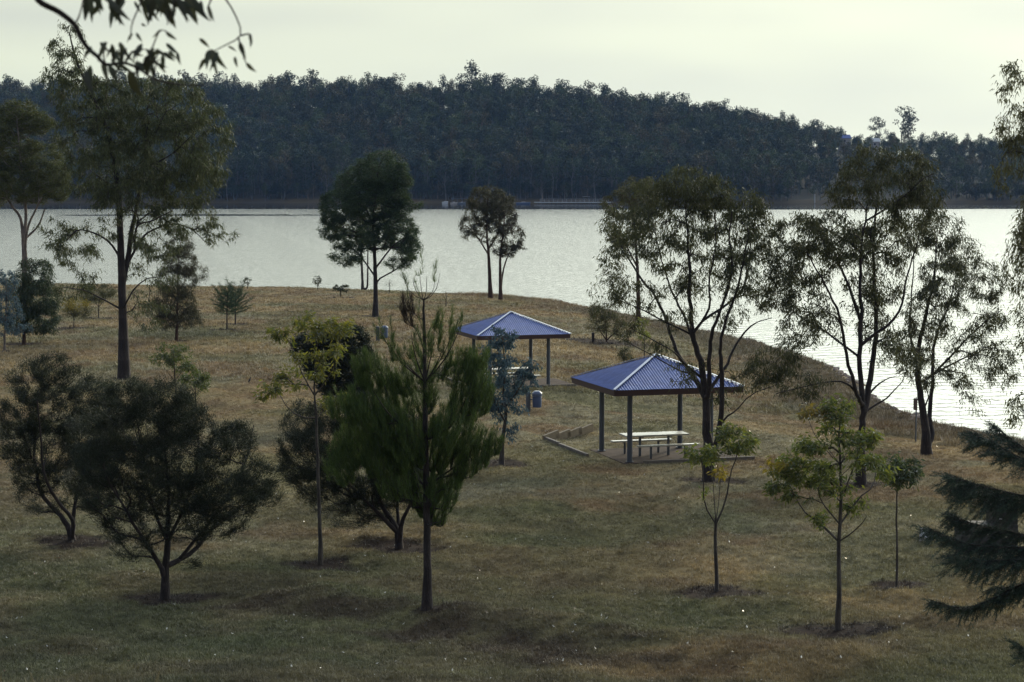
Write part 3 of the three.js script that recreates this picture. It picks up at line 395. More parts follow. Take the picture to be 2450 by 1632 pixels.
buildTree({ name: 'young_gum', label: 'bushy young gum with long dark leaves in front of the pale trunks', base: [57, 825], bark: redBark, leaf: 'gum', habit: { len: 0.2, wid: 0.045, per: 30, many: 1.1, a: [0.045, 0.07, 0.032], b: [0.08, 0.10, 0.045] }, depth: 1.4, per: 4.6, weep: true,
  stems: [{ p: [[57, 825], [58, 770], [66, 700], [75, 640]], r: [0.13, 0.02] }], lobes: [[80, 655, 42, 32], [50, 690, 34, 36], [104, 708, 40, 36], [70, 720, 40, 40], [112, 750, 30, 32], [88, 768, 42, 30], [42, 758, 28, 28], [100, 795, 30, 14, 0.5]] });
buildTree({ name: 'young_gum', label: 'pale stemmed bluish young gum beside the bushy young gum', base: [10, 842], bark: paleBark, leaf: 'blue', depth: 1.2, per: 5, weep: true, stems: [{ p: [[10, 842], [12, 790], [16, 720], [14, 660]], r: [0.08, 0.015] }], lobes: [[10, 675, 28, 34], [22, 735, 28, 36], [42, 765, 22, 36], [-20, 700, 36, 56], [0, 780, 25, 22], [60, 790, 14, 22, 0.6]] });
buildTree({ name: 'sapling', label: 'low spreading sapling with yellow green top near the tallest gum', base: [177, 785], bark: greyBark, leaf: 'gum', depth: 0.7, per: 5, stems: [{ p: [[177, 785], [177, 762], [180, 740]], r: [0.045, 0.012] }, { p: [[177, 762], [200, 742]], r: [0.02, 0.008] }, { p: [[177, 760], [160, 740]], r: [0.02, 0.008] }], lobes: [[180, 728, 28, 12, 1, 0, yellowTint], [195, 745, 22, 12], [165, 745, 18, 12]] });
buildTree({ name: 'sapling', label: 'sapling with a short clear stem and loose crown behind the low spreading sapling', base: [236, 762], bark: greyBark, leaf: 'gum', depth: 0.8, per: 4.5, stems: [{ p: [[236, 762], [236, 735], [238, 712]], r: [0.06, 0.015] }, { p: [[236, 735], [255, 708]], r: [0.03, 0.01] }, { p: [[236, 735], [216, 705]], r: [0.03, 0.01] }], lobes: [[236, 700, 34, 18], [215, 708, 20, 14], [255, 695, 18, 14]] });
buildTree({ name: 'gum_tree', label: 'slender brownish gum with leaves nearly to the ground', base: [422, 815], bark: redBark, leaf: 'gum', habit: { a: [0.055, 0.06, 0.026], b: [0.095, 0.085, 0.04] }, depth: 1.4, per: 5, weep: true, stems: [{ p: [[422, 815], [424, 745], [426, 660], [430, 600], [434, 565]], r: [0.1, 0.012] }], lobes: [[432, 590, 28, 26], [430, 625, 38, 30], [424, 672, 44, 38], [418, 722, 46, 36], [432, 758, 44, 26], [400, 765, 30, 18, 0.6], [468, 655, 26, 18, 0.6], [470, 760, 22, 16, 0.7], [380, 740, 26, 22, 0.4]] });
sprayConifer({ name: 'fan_conifer', label: 'small green conifer with upswept fan of branches, standing before its twin', base: [543, 790], seed: 31, group: 'upswept small conifers', trunk: [[543, 790], [543, 745], [544, 700]], r: [0.06, 0.015], boughs: [], whorls: [[0.42, 0.7, 16, 1.0, 0.28, 0.32], [0.6, 0.92, 16, 0.9, 0.7, 0.3], [0.85, 1, 8, 0.5, 1.3, 0.22]], gap: 0.05, needles: 60, len: 0.11, wid: 0.016, a: [0.04, 0.08, 0.028], b: [0.075, 0.125, 0.045], fall: 0.1, sag: 0, from: 0.2 });
sprayConifer({ name: 'fan_conifer', label: 'small green conifer with upswept branches, half hidden behind its twin', base: [563, 775], seed: 33, group: 'upswept small conifers', trunk: [[563, 775], [563, 735], [564, 690]], r: [0.06, 0.015], boughs: [[[[563, 745], [585, 728], [606, 712]], 0.25], [[[563, 742], [585, 735], [604, 730]], 0.22]], whorls: [[0.35, 0.65, 12, 1.0, 0.35, 0.3], [0.6, 0.95, 14, 0.8, 0.9, 0.3]], gap: 0.05, needles: 60, len: 0.11, wid: 0.016, a: [0.045, 0.085, 0.03], b: [0.08, 0.125, 0.045], fall: 0.1, sag: 0, from: 0.2 });
// thin saplings along the lake edge
const lakeSaplings = 'thin saplings along the lake edge';
for (const [bx, by, top, lobes, label, leafy] of [[527, 683, 640, [[527, 645, 6, 5, 0.5]], 'thin nearly bare whip of a sapling beside the lake', 0.15], [592, 691, 660, [[592, 668, 8, 9]], 'thin sapling with a small tuft of leaves on the lake edge', 1], [684, 687, 655, [[685, 660, 14, 10]], 'round headed sapling on the lake edge', 1], [760, 693, 660, [[760, 668, 11, 10]], 'small ball headed sapling with a thin stem on the lake edge', 1], [815, 713, 682, [[816, 689, 18, 9, 1.6]], 'flat topped umbrella shaped sapling above the lake edge', 1.3], [932, 701, 668, [[932, 675, 12, 9, 0.7]], 'leafless little sapling beside the dense dark tree', 0.06], [1067, 733, 690, [[1066, 695, 9, 8, 0.6]], 'bare thin sapling near the paired lakeside trees', 0.08], [980, 715, 692, [[980, 696, 3, 5, 0.5]], 'short thin whip near the leafless little sapling', 0.1]])
  buildTree({ name: 'sapling', label, base: [bx, by], group: lakeSaplings, bark: greyBark, leaf: 'gum', habit: { len: 0.2, wid: 0.06, spread: 0.2, a: [0.04, 0.055, 0.025], b: [0.08, 0.085, 0.035], per: 9, many: 1 }, depth: 0.5, per: 8, twig: 0.006, leafy, stems: [{ p: [[bx, by], [bx + 0.5, (by + top) / 2], [bx, top + 8]], r: [0.05, 0.015] }], lobes });
buildTree({ name: 'gum_tree', label: 'dense dark green domed tree standing above the lake edge', base: [898, 758], bark: darkBark, leaf: 'dense', depth: 3, per: 2.6, twig: 0.012, twigStep: 0.45, leafy: 1.1,
  stems: [{ p: [[898, 758], [899, 700], [897, 640], [895, 580], [893, 520], [900, 460], [906, 400]], r: [0.21, 0.04] }, { p: [[896, 690], [905, 670], [930, 655], [955, 640], [968, 630]], r: [0.08, 0.03] }, { p: [[895, 640], [940, 590], [965, 570]], r: [0.08, 0.03] }, { p: [[897, 665], [880, 640], [850, 605], [825, 592]], r: [0.08, 0.03] }, { p: [[894, 600], [860, 560], [820, 545], [800, 540]], r: [0.08, 0.03] }, { p: [[893, 540], [870, 490], [845, 450]], r: [0.1, 0.03] }, { p: [[894, 540], [925, 490], [950, 450]], r: [0.1, 0.03] }],
  lobes: [[912, 410, 58, 46, 1.3], [862, 448, 58, 46, 1.3], [946, 446, 36, 46, 1.3], [822, 490, 48, 34, 1.3], [950, 495, 32, 26, 1.1], [895, 478, 70, 40, 1.2], [800, 522, 26, 20], [800, 548, 32, 24, 0.8], [850, 566, 50, 32, 0.8], [832, 608, 40, 24, 0.8], [900, 560, 48, 36, 0.7], [962, 560, 36, 36, 1.1], [984, 588, 20, 24, 1.1], [945, 540, 40, 36, 0.9], [968, 618, 24, 20, 1.1], [945, 630, 26, 12, 0.6], [995, 490, 14, 14, 0.3]] });
buildTree({ name: 'gum_tree', label: 'gum with two close grey trunks behind the dense dark tree', base: [869, 695], bark: greyBark, leaf: 'gum', habit: { len: 0.22, wid: 0.05, many: 1.6 }, depth: 2, per: 1.5, twig: 0.012, twigStep: 0.5, stems: [{ p: [[868, 695], [866, 640], [864, 590], [862, 540]], r: [0.15, 0.05] }, { p: [[868, 694], [877, 690], [880, 650], [881, 600], [886, 550]], r: [0.13, 0.04] }], lobes: [[850, 545, 45, 35], [895, 545, 40, 35], [870, 500, 40, 30]] });
buildTree({ name: 'gum_tree', label: 'paired lakeside gum with one straight bare trunk', base: [1174, 714], bark: redBark, leaf: 'gum', habit: { len: 0.26, wid: 0.055, many: 1.5, a: [0.06, 0.062, 0.028], b: [0.10, 0.09, 0.035] }, depth: 2.4, per: 1.9, twig: 0.014, twigStep: 0.55, stems: [{ p: [[1174, 714], [1171, 650], [1169, 605], [1165, 560], [1166, 500], [1168, 465]], r: [0.2, 0.04] }, { p: [[1169, 610], [1150, 580], [1130, 555], [1112, 540]], r: [0.08, 0.03] }, { p: [[1169, 600], [1190, 560], [1195, 510]], r: [0.08, 0.03] }], lobes: [[1165, 475, 42, 30, 1.2], [1190, 500, 34, 26, 1.1], [1128, 536, 28, 20, 0.9], [1150, 510, 40, 26], [1165, 550, 34, 26, 0.6], [1118, 560, 14, 12, 0.6], [1200, 480, 26, 24]] });
buildTree({ name: 'gum_tree', label: 'paired lakeside gum with low forked slim trunk', base: [1198, 718], bark: redBark, leaf: 'gum', habit: { len: 0.26, wid: 0.055, many: 1.5, a: [0.055, 0.055, 0.03], b: [0.09, 0.08, 0.04] }, depth: 2, per: 1.9, twig: 0.014, twigStep: 0.55, stems: [{ p: [[1198, 718], [1197, 660], [1197, 615], [1203, 560], [1208, 510]], r: [0.18, 0.04] }, { p: [[1199, 690], [1206, 640], [1220, 605], [1238, 585]], r: [0.1, 0.03] }], lobes: [[1208, 525, 28, 34], [1222, 565, 30, 30], [1195, 590, 20, 18, 0.8], [1243, 585, 16, 10, 0.9], [1215, 600, 20, 14, 0.6]] });
buildTree({ name: 'gum_tree', label: 'straight slim gum on the shore behind the many stemmed gum', base: [1527, 772], bark: redBark, leaf: 'gum', habit: { len: 0.24, wid: 0.05, many: 1.6 }, depth: 2.2, per: 2, twig: 0.013, twigStep: 0.5, stems: [{ p: [[1527, 772], [1527, 700], [1525, 640], [1520, 570], [1515, 480]], r: [0.2, 0.05] }, { p: [[1525, 640], [1500, 590], [1480, 560]], r: [0.08, 0.03] }], lobes: [[1520, 455, 42, 30], [1485, 490, 38, 30], [1550, 450, 30, 24], [1500, 550, 44, 36], [1540, 520, 36, 30], [1470, 590, 28, 26, 0.7]] });
buildTree({ name: 'shrub', label: 'loose shrub on a dark mulch bed with a short timber post', category: 'shrub', base: [1452, 818], bark: redBark, leaf: 'gum', depth: 1.3, per: 3.4, stems: [{ p: [[1452, 818], [1450, 790], [1447, 750]], r: [0.07, 0.02] }, { p: [[1452, 816], [1475, 790], [1490, 770]], r: [0.05, 0.015] }, { p: [[1450, 815], [1432, 785], [1425, 755]], r: [0.05, 0.015] }], lobes: [[1445, 742, 32, 22], [1432, 772, 24, 22], [1462, 772, 30, 24], [1488, 785, 26, 18], [1425, 745, 16, 18, 0.7]] });
buildTree({ name: 'sapling', label: 'thin bluish stemmed sapling behind the gum side shelter', base: [1541, 880], bark: greyBark, leaf: 'feather', depth: 0.6, per: 6, stems: [{ p: [[1541, 880], [1542, 830], [1540, 790], [1533, 770]], r: [0.035, 0.01] }], lobes: [[1535, 772, 18, 12], [1545, 795, 16, 12], [1530, 800, 12, 10]] });
buildTree({ name: 'sapling', label: 'short dark sapling beside the roof of the gum side shelter', base: [1493, 890], bark: darkBark, leaf: 'gum', depth: 0.5, per: 8, stems: [{ p: [[1493, 890], [1493, 860], [1494, 840]], r: [0.04, 0.012] }], lobes: [[1495, 845, 12, 12], [1505, 855, 8, 10]] });
buildTree({ name: 'gum_tree', label: 'many stemmed spreading gum rising in front of a shelter roof', base: [1697, 1150], bark: darkBark, leaf: 'gum', habit: { len: 0.15, wid: 0.034, many: 2.0, a: [0.064, 0.076, 0.034], b: [0.118, 0.120, 0.048] }, depth: 2.6, weep: true, per: 4.2, twig: 0.0065, kink: 0.05, crook: 0.08,
  stems: [{ p: [[1697, 1150], [1694, 1060], [1690, 1000], [1688, 940], [1678, 870], [1663, 823], [1656, 772], [1650, 707], [1649, 634], [1645, 562], [1641, 500]], r: [0.17, 0.02] }, { p: [[1700, 1120], [1716, 1050], [1722, 990], [1723, 914], [1721, 863], [1718, 834], [1725, 772], [1758, 678], [1769, 612], [1780, 554]], r: [0.11, 0.02] },
    { p: [[1688, 960], [1670, 915], [1649, 885], [1623, 845], [1609, 798], [1587, 740], [1569, 707], [1532, 660], [1507, 612], [1489, 583]], r: [0.09, 0.018] }, { p: [[1689, 960], [1696, 925], [1694, 852], [1696, 798], [1710, 758], [1732, 692], [1740, 627], [1732, 562], [1736, 503]], r: [0.09, 0.018] },
    { p: [[1723, 930], [1740, 880], [1761, 841], [1805, 790], [1830, 780], [1867, 772]], r: [0.06, 0.012] }, { p: [[1684, 940], [1660, 900], [1627, 889], [1554, 849], [1489, 816]], r: [0.045, 0.01] }, { p: [[1675, 900], [1640, 870], [1602, 834], [1554, 805], [1503, 776]], r: [0.045, 0.01] }, { p: [[1716, 1040], [1735, 1000], [1755, 983], [1800, 939], [1850, 920]], r: [0.04, 0.01] }, { p: [[1663, 823], [1640, 760], [1610, 690], [1590, 620], [1575, 540]], r: [0.05, 0.012] }, { p: [[1696, 800], [1690, 740], [1690, 660], [1700, 580], [1695, 500]], r: [0.05, 0.012] }, { p: [[1725, 780], [1780, 700], [1810, 620], [1815, 560]], r: [0.05, 0.012] }, { p: [[1609, 798], [1570, 760], [1530, 740], [1480, 720]], r: [0.035, 0.01] }],
  lobes: [[1640, 440, 58, 34, 1.3], [1565, 470, 52, 34, 1.1], [1700, 462, 58, 36, 1.2], [1770, 490, 52, 36, 1.1], [1812, 520, 22, 28], [1500, 535, 50, 40, 0.85], [1478, 635, 40, 46, 0.5], [1560, 560, 55, 50, 0.7], [1650, 550, 62, 54, 0.7], [1735, 565, 62, 54, 0.7], [1795, 590, 45, 46, 0.7], [1600, 670, 52, 45, 0.5], [1685, 660, 52, 48, 0.45], [1760, 670, 46, 46, 0.6], [1452, 715, 36, 36, 0.4], [1520, 720, 45, 34, 0.35], [1630, 760, 36, 34, 0.3], [1745, 760, 36, 34, 0.3], [1620, 890, 36, 26, 0.35], [1500, 790, 36, 26, 0.3], [1560, 830, 30, 18, 0.25], [1840, 890, 42, 26, 0.6], [1790, 920, 30, 24, 0.5], [1740, 955, 22, 22, 0.5], [1830, 700, 30, 40, 0.4], [1690, 880, 16, 18, 0.3]] });
buildTree({ name: 'gum_tree', label: 'broad dark gum with low side limbs beside the twin trunk gum', base: [2057, 1158], bark: darkBark, leaf: 'gum', habit: { len: 0.15, wid: 0.034, many: 2.0, a: [0.060, 0.070, 0.033], b: [0.112, 0.112, 0.046] }, depth: 2.6, weep: true, per: 4.2, twig: 0.0065, kink: 0.05, crook: 0.08,
  stems: [{ p: [[2057, 1158], [2060, 1090], [2062, 1033], [2066, 978], [2056, 868], [2061, 759], [2058, 649], [2067, 550], [2083, 457]], r: [0.155, 0.02] }, { p: [[2066, 985], [2089, 901], [2105, 813], [2111, 704], [2111, 594], [2127, 484], [2149, 402]], r: [0.11, 0.02] }, { p: [[2064, 975], [2045, 940], [2012, 841], [1990, 748], [1952, 676], [1902, 594]], r: [0.08, 0.018] }, { p: [[2060, 960], [2039, 929], [2001, 907], [1930, 912], [1842, 929]], r: [0.05, 0.012] }, { p: [[2068, 985], [2090, 975], [2127, 956], [2160, 923], [2171, 912]], r: [0.045, 0.01] }, { p: [[2080, 945], [2110, 923], [2140, 915], [2171, 912]], r: [0.04, 0.01] }, { p: [[2012, 841], [1970, 790], [1920, 760], [1880, 720]], r: [0.04, 0.012] }, { p: [[2105, 813], [2140, 750], [2160, 650], [2180, 560]], r: [0.06, 0.015] }, { p: [[2061, 759], [2030, 680], [2000, 600], [1980, 550]], r: [0.06, 0.015] }, { p: [[2120, 520], [2160, 470], [2200, 430], [2225, 415]], r: [0.035, 0.012] }],
  lobes: [[2100, 378, 42, 28, 1], [2165, 398, 50, 38, 1], [2222, 412, 26, 28, 1.1], [2062, 425, 46, 34, 1], [2130, 460, 62, 36, 1], [2022, 470, 34, 26, 0.9], [2205, 470, 30, 26, 0.7], [1925, 565, 54, 44], [1880, 635, 44, 52, 1.1], [1970, 550, 56, 42], [1955, 640, 52, 44, 0.9], [2015, 590, 46, 44, 0.8], [2080, 590, 52, 48, 0.8], [2150, 575, 56, 52, 0.9], [2130, 680, 52, 50, 0.8], [2060, 700, 44, 42, 0.45], [1930, 725, 54, 34, 0.8], [1868, 700, 36, 36], [1900, 790, 50, 34, 0.6], [1990, 790, 40, 34, 0.35], [2110, 790, 44, 44, 0.7], [2150, 850, 44, 36, 0.7], [1860, 875, 62, 34, 0.8], [1910, 915, 56, 24, 0.7], [2190, 505, 54, 36, 0.9], [1852, 575, 26, 36, 0.6]] });
buildTree({ name: 'gum_tree', label: 'twin trunk gum on the bank beside the thin sign pole', base: [2224, 1088], bark: darkBark, leaf: 'gum', habit: { len: 0.15, wid: 0.034, many: 2.0, a: [0.060, 0.070, 0.033], b: [0.112, 0.112, 0.046] }, depth: 2.6, weep: true, per: 3.6, twig: 0.007, kink: 0.05, crook: 0.08,
  stems: [{ p: [[2219, 1088], [2213, 1005], [2200, 930], [2197, 841], [2215, 759], [2237, 649], [2240, 580]], r: [0.19, 0.02] }, { p: [[2221, 1075], [2233, 1040], [2231, 1005], [2242, 923], [2253, 813], [2286, 748], [2313, 649]], r: [0.15, 0.02] }, { p: [[2246, 905], [2291, 874], [2357, 857], [2412, 868]], r: [0.05, 0.012] }, { p: [[2247, 900], [2297, 824], [2346, 770], [2385, 737]], r: [0.05, 0.012] }, { p: [[2232, 985], [2222, 950], [2215, 920]], r: [0.04, 0.015] }, { p: [[2200, 860], [2180, 800], [2190, 700], [2200, 600]], r: [0.06, 0.015] }],
  lobes: [[2200, 555, 52, 36, 0.9], [2262, 555, 52, 44], [2310, 615, 46, 46], [2250, 655, 52, 46, 0.8], [2368, 675, 44, 44, 0.8], [2340, 740, 52, 36, 0.5], [2210, 745, 52, 52, 0.9], [2280, 800, 42, 34, 0.45], [2190, 828, 46, 44], [2392, 795, 34, 42, 0.6], [2360, 855, 52, 28, 0.6], [2402, 880, 34, 42, 0.5], [2350, 925, 52, 34, 0.3], [2290, 890, 36, 26, 0.35], [2200, 885, 36, 34, 0.8], [2245, 705, 42, 40, 0.7], [2330, 980, 30, 16, 0.2]] });
buildTree({ name: 'gum_tree', label: 'sparse gum reaching in from beyond the twin trunk gum with hanging sprays', base: [2590, 1250], bark: darkBark, leaf: 'gum', habit: { len: 0.15, wid: 0.034 }, depth: 2.2, weep: true, per: 4, twig: 0.0065,
  stems: [{ p: [[2590, 1250], [2585, 1000], [2570, 800], [2560, 600], [2545, 400], [2530, 250]], r: [0.17, 0.03] }, { p: [[2565, 720], [2510, 660], [2470, 600], [2440, 560]], r: [0.05, 0.012] }, { p: [[2550, 480], [2500, 420], [2460, 380], [2430, 370]], r: [0.05, 0.012] }, { p: [[2570, 830], [2520, 800], [2470, 800]], r: [0.05, 0.012] }, { p: [[2580, 950], [2520, 930], [2460, 960]], r: [0.04, 0.01] }, { p: [[2540, 350], [2500, 280], [2460, 220]], r: [0.04, 0.01] }],
  lobes: [[2438, 190, 22, 48, 0.4], [2425, 225, 14, 26, 0.3], [2446, 300, 36, 44, 0.7], [2428, 350, 28, 24, 0.8], [2420, 405, 34, 14, 0.4], [2395, 425, 18, 26, 0.5], [2440, 555, 26, 44, 0.6], [2432, 640, 28, 56, 0.6], [2444, 780, 18, 70, 0.5], [2436, 985, 28, 30, 0.4], [2530, 300, 70, 120, 0.8], [2540, 560, 80, 120, 0.8], [2530, 800, 70, 100, 0.7]] });
buildTree({ name: 'young_gum', label: 'bluish leaved young gum beside a litter bin and shelter', base: [1200, 1112], bark: greyBark, leaf: 'blue', depth: 1.0, per: 8, weep: true, stems: [{ p: [[1200, 1112], [1203, 1050], [1210, 990], [1205, 940], [1208, 880], [1200, 800]], r: [0.09, 0.012] }, { p: [[1210, 980], [1240, 930], [1262, 890]], r: [0.035, 0.01] }, { p: [[1208, 1000], [1185, 960], [1170, 910]], r: [0.035, 0.01] }], lobes: [[1200, 800, 30, 20], [1195, 845, 40, 30], [1175, 895, 38, 34], [1235, 880, 36, 26], [1268, 875, 20, 20, 0.9], [1275, 905, 14, 16, 0.7], [1198, 945, 42, 34, 1.1], [1232, 935, 28, 28, 0.9], [1242, 975, 18, 16, 0.7], [1228, 1030, 14, 22, 0.6], [1160, 955, 22, 34], [1190, 990, 24, 14, 0.6]] });
buildTree({ name: 'shade_shrub', label: 'dark rounded shrub behind the yellowing sapling', category: 'shrub', base: [830, 1010], bark: darkBark, leaf: 'bush', habit: { len: 0.13, wid: 0.04, hang: 0.2 }, depth: 1.5, per: 7, stems: [{ p: [[830, 1010], [828, 940], [830, 850]], r: [0.07, 0.015] }, { p: [[829, 960], [790, 900], [770, 870]], r: [0.04, 0.012] }, { p: [[829, 950], [860, 900], [875, 860]], r: [0.04, 0.012] }], lobes: [[830, 815, 46, 30], [862, 868, 30, 40], [778, 865, 44, 44], [812, 925, 50, 36], [730, 830, 30, 26, 0.8], [852, 940, 30, 30], [800, 800, 36, 20]] });
buildTree({ name: 'acacia_bush', label: 'large dark many stemmed bush behind the straight needled tree', category: 'bush', swell: 1.22, base: [955, 1312], bark: darkBark, leaf: 'bush', depth: 1.8, per: 8.5, twig: 0.0055, kink: 0.04, crook: 0.08,
  stems: [{ p: [[955, 1312], [950, 1270], [930, 1235], [905, 1195], [880, 1120], [870, 1040]], r: [0.11, 0.02] }, { p: [[955, 1305], [965, 1240], [985, 1190], [1000, 1120]], r: [0.08, 0.02] }, { p: [[950, 1280], [905, 1225], [860, 1175], [800, 1120], [760, 1070]], r: [0.07, 0.015] }, { p: [[953, 1290], [950, 1220], [945, 1150], [930, 1060]], r: [0.06, 0.015] }], lobes: [[720, 1010, 38, 42, 0.8], [738, 1080, 52, 48], [800, 1060, 62, 56], [860, 1120, 66, 56], [905, 1180, 56, 36, 0.8], [715, 1120, 34, 26, 0.8], [800, 1190, 56, 36, 0.6], [880, 1230, 46, 30, 0.45], [900, 1030, 72, 56], [830, 1000, 60, 40], [960, 1120, 60, 60], [1000, 1170, 50, 40, 0.8], [700, 1050, 24, 26, 0.6], [830, 1235, 56, 26, 0.35], [760, 1150, 48, 36, 0.7], [950, 1050, 66, 56]] });
buildTree({ name: 'needled_tree', label: 'straight young needled tree with a bare forked leader and feathery boughs', base: [1022, 1458], bark: darkBark, leaf: 'needle', brush: 0.3, swell: 1.0, depth: 1.5, per: 12, twig: 0.0055, twigStep: 0.16, crook: 0.04, noTwigsBelow: 1.2,
  stems: [{ p: [[1022, 1458], [1023, 1350], [1020, 1200], [1018, 1000], [1016, 850], [1014, 760], [1014, 718]], r: [0.105, 0.018] },
    ...[[966, 662], [988, 668], [1006, 652], [1022, 660], [1052, 654], [1040, 676]].map(([x, y]) => ({ p: [[1014, 722], [lerp(1014, x, 0.55), 705], [lerp(1014, x, 0.9), lerp(718, y, 0.65)], [x, y]], r: [0.011, 0.004], z: 0.5 })),
    ...[[912, 778], [935, 815], [960, 840], [1104, 770], [1080, 795], [1060, 830], [985, 790], [1040, 785]].map(([x, y]) => ({ p: [[1015, 905], [lerp(1015, x, 0.5), lerp(905, y, 0.3)], [lerp(1015, x, 0.85), lerp(905, y, 0.7)], [x, y]], r: [0.02, 0.004], z: 0.8 })),
    { p: [[1017, 1080], [1080, 1020], [1120, 940], [1138, 890]], r: [0.03, 0.006] }, { p: [[1018, 1160], [1100, 1110], [1160, 1070]], r: [0.03, 0.006] }, { p: [[1017, 1080], [950, 1000], [900, 920]], r: [0.03, 0.006] }, { p: [[1018, 1150], [930, 1100], [860, 1060]], r: [0.03, 0.006] }, { p: [[1019, 1250], [1040, 1240], [1060, 1225]], r: [0.02, 0.006] }],
  lobes: [[1100, 905, 46, 34, 1.1], [1132, 890, 34, 30, 1.1], [1150, 950, 34, 32, 1.1], [1118, 980, 50, 40, 1.1], [1085, 1040, 60, 46, 1.1], [1160, 1082, 34, 28, 1.2], [1120, 1110, 50, 36, 1.1], [1080, 1150, 36, 28], [890, 905, 46, 34, 1.1], [925, 950, 46, 40, 1.1], [838, 985, 46, 30, 1.1], [885, 1010, 52, 40, 1.1], [940, 1040, 52, 50, 1.2], [860, 1080, 56, 44], [820, 1130, 40, 36, 0.9], [920, 1110, 56, 44], [975, 1080, 50, 56, 1.2], [1035, 1090, 50, 56, 1.2], [1040, 1235, 42, 34, 1.2], [1012, 1200, 40, 34], [1055, 1190, 40, 26, 0.9], [960, 1170, 50, 26, 0.7], [1000, 960, 40, 50, 0.8],
    [970, 672, 12, 14, 0.16], [1010, 664, 12, 14, 0.16], [1048, 664, 10, 14, 0.16], [1014, 705, 12, 8, 0.2], [925, 800, 18, 22, 0.22], [955, 845, 24, 26, 0.25], [1090, 790, 18, 22, 0.25], [1065, 830, 24, 26, 0.28], [1015, 830, 20, 40, 0.3], [985, 880, 30, 30, 0.3], [1040, 890, 30, 30, 0.3], [978, 755, 14, 22, 1.4, 0, [[0.03, 0.022, 0.016], [0.06, 0.04, 0.025]]], [1045, 790, 14, 16, 0.6]] });
buildTree({ name: 'sapling', label: 'tall thin sapling with yellow green feathery leaf clusters', base: [767, 1352], bark: greyBark, leaf: 'feather', habit: { a: [0.085, 0.11, 0.016], b: [0.22, 0.205, 0.022], per: 18, many: 1.15 }, depth: 1.0, per: 12, twigStep: 0.2, stems: [{ p: [[767, 1352], [765, 1250], [760, 1100], [757, 1000], [752, 940], [756, 860], [762, 790]], r: [0.06, 0.01] }, { p: [[757, 1010], [720, 1000], [689, 985], [667, 957], [650, 930]], r: [0.022, 0.007] }, { p: [[753, 951], [728, 906], [700, 839], [680, 805]], r: [0.022, 0.007] }, { p: [[754, 951], [784, 906], [801, 867], [815, 800]], r: [0.022, 0.007] }, { p: [[757, 1000], [790, 965], [815, 950]], r: [0.015, 0.006] }],
  lobes: [[662, 798, 20, 14], [690, 800, 20, 10, 0.8], [742, 768, 42, 16], [800, 772, 36, 16], [828, 785, 18, 14, 0.9], [770, 795, 40, 14, 0.8], [720, 850, 26, 12, 0.8], [785, 838, 36, 20, 0.8], [652, 918, 30, 16], [692, 898, 26, 12, 0.8], [632, 938, 16, 12, 0.8], [772, 888, 34, 16, 0.8], [820, 952, 22, 12], [790, 962, 20, 10, 0.8], [700, 925, 20, 10, 0.5]] });
buildTree({ name: 'acacia_bush', label: 'dark wide spreading bush with a short single trunk', category: 'bush', swell: 1.22, base: [395, 1434], bark: darkBark, leaf: 'bush', depth: 1.8, per: 9, twig: 0.0052, kink: 0.04, crook: 0.09,
  stems: [{ p: [[395, 1434], [396, 1373], [400, 1300], [401, 1240], [403, 1172], [393, 1065]], r: [0.115, 0.02] }, { p: [[396, 1375], [372, 1320], [340, 1267], [308, 1198], [270, 1120]], r: [0.07, 0.015] }, { p: [[398, 1368], [425, 1345], [462, 1320], [504, 1267], [557, 1235], [610, 1214]], r: [0.08, 0.015] }, { p: [[440, 1335], [478, 1278], [531, 1203], [573, 1118], [584, 1040]], r: [0.05, 0.012] }, { p: [[400, 1290], [440, 1210], [470, 1120], [470, 1050]], r: [0.05, 0.012] }, { p: [[398, 1300], [360, 1200], [340, 1100], [320, 1000]], r: [0.05, 0.012] }],
  lobes: [[312, 955, 60, 42], [398, 955, 60, 44], [350, 1025, 96, 52, 1.1], [436, 1018, 52, 44, 1.1], [330, 1115, 80, 54], [430, 1105, 80, 54], [282, 1195, 60, 44, 0.9], [300, 1255, 44, 26, 0.7], [540, 1075, 50, 42, 0.9], [572, 1045, 40, 34, 0.7], [618, 1135, 42, 42, 0.9], [560, 1175, 70, 44], [632, 1195, 34, 26, 0.7], [480, 1175, 52, 44, 0.8], [250, 1095, 50, 50, 0.9], [400, 1190, 60, 40, 0.5], [462, 1350, 18, 10, 0.5], [420, 1250, 90, 46, 0.35], [520, 1240, 66, 34, 0.5], [335, 1290, 48, 28, 0.4], [215, 1040, 50, 50, 0.8], [205, 1150, 40, 50, 0.7]] });
buildTree({ name: 'acacia_bush', label: 'dark leaning bush with several bent stems beside the wide spreading bush', category: 'bush', swell: 1.22, base: [175, 1292], bark: darkBark, leaf: 'bush', depth: 1.8, per: 7.5, twig: 0.0055, kink: 0.04, crook: 0.08,
  stems: [{ p: [[175, 1292], [165, 1265], [150, 1240], [105, 1190], [85, 1120], [85, 1030], [90, 950]], r: [0.1, 0.018] }, { p: [[175, 1290], [182, 1240], [155, 1195], [130, 1130], [125, 1040], [125, 940]], r: [0.07, 0.015] }, { p: [[178, 1285], [175, 1210], [195, 1120], [220, 1040]], r: [0.07, 0.015] }],
  lobes: [[125, 878, 42, 28, 0.9], [62, 915, 44, 40, 0.8], [178, 912, 30, 30, 0.7], [60, 985, 44, 44, 0.9], [140, 975, 54, 52], [40, 1055, 36, 44], [112, 1072, 62, 54], [200, 1055, 54, 54, 1.1], [72, 1145, 38, 34, 0.8], [170, 1140, 52, 36, 0.8], [252, 1005, 46, 54], [235, 940, 46, 36, 0.8], [28, 1105, 22, 26, 0.8], [230, 1120, 40, 40, 0.9], [100, 1190, 56, 36, 0.45], [220, 1190, 48, 38, 0.6]] });
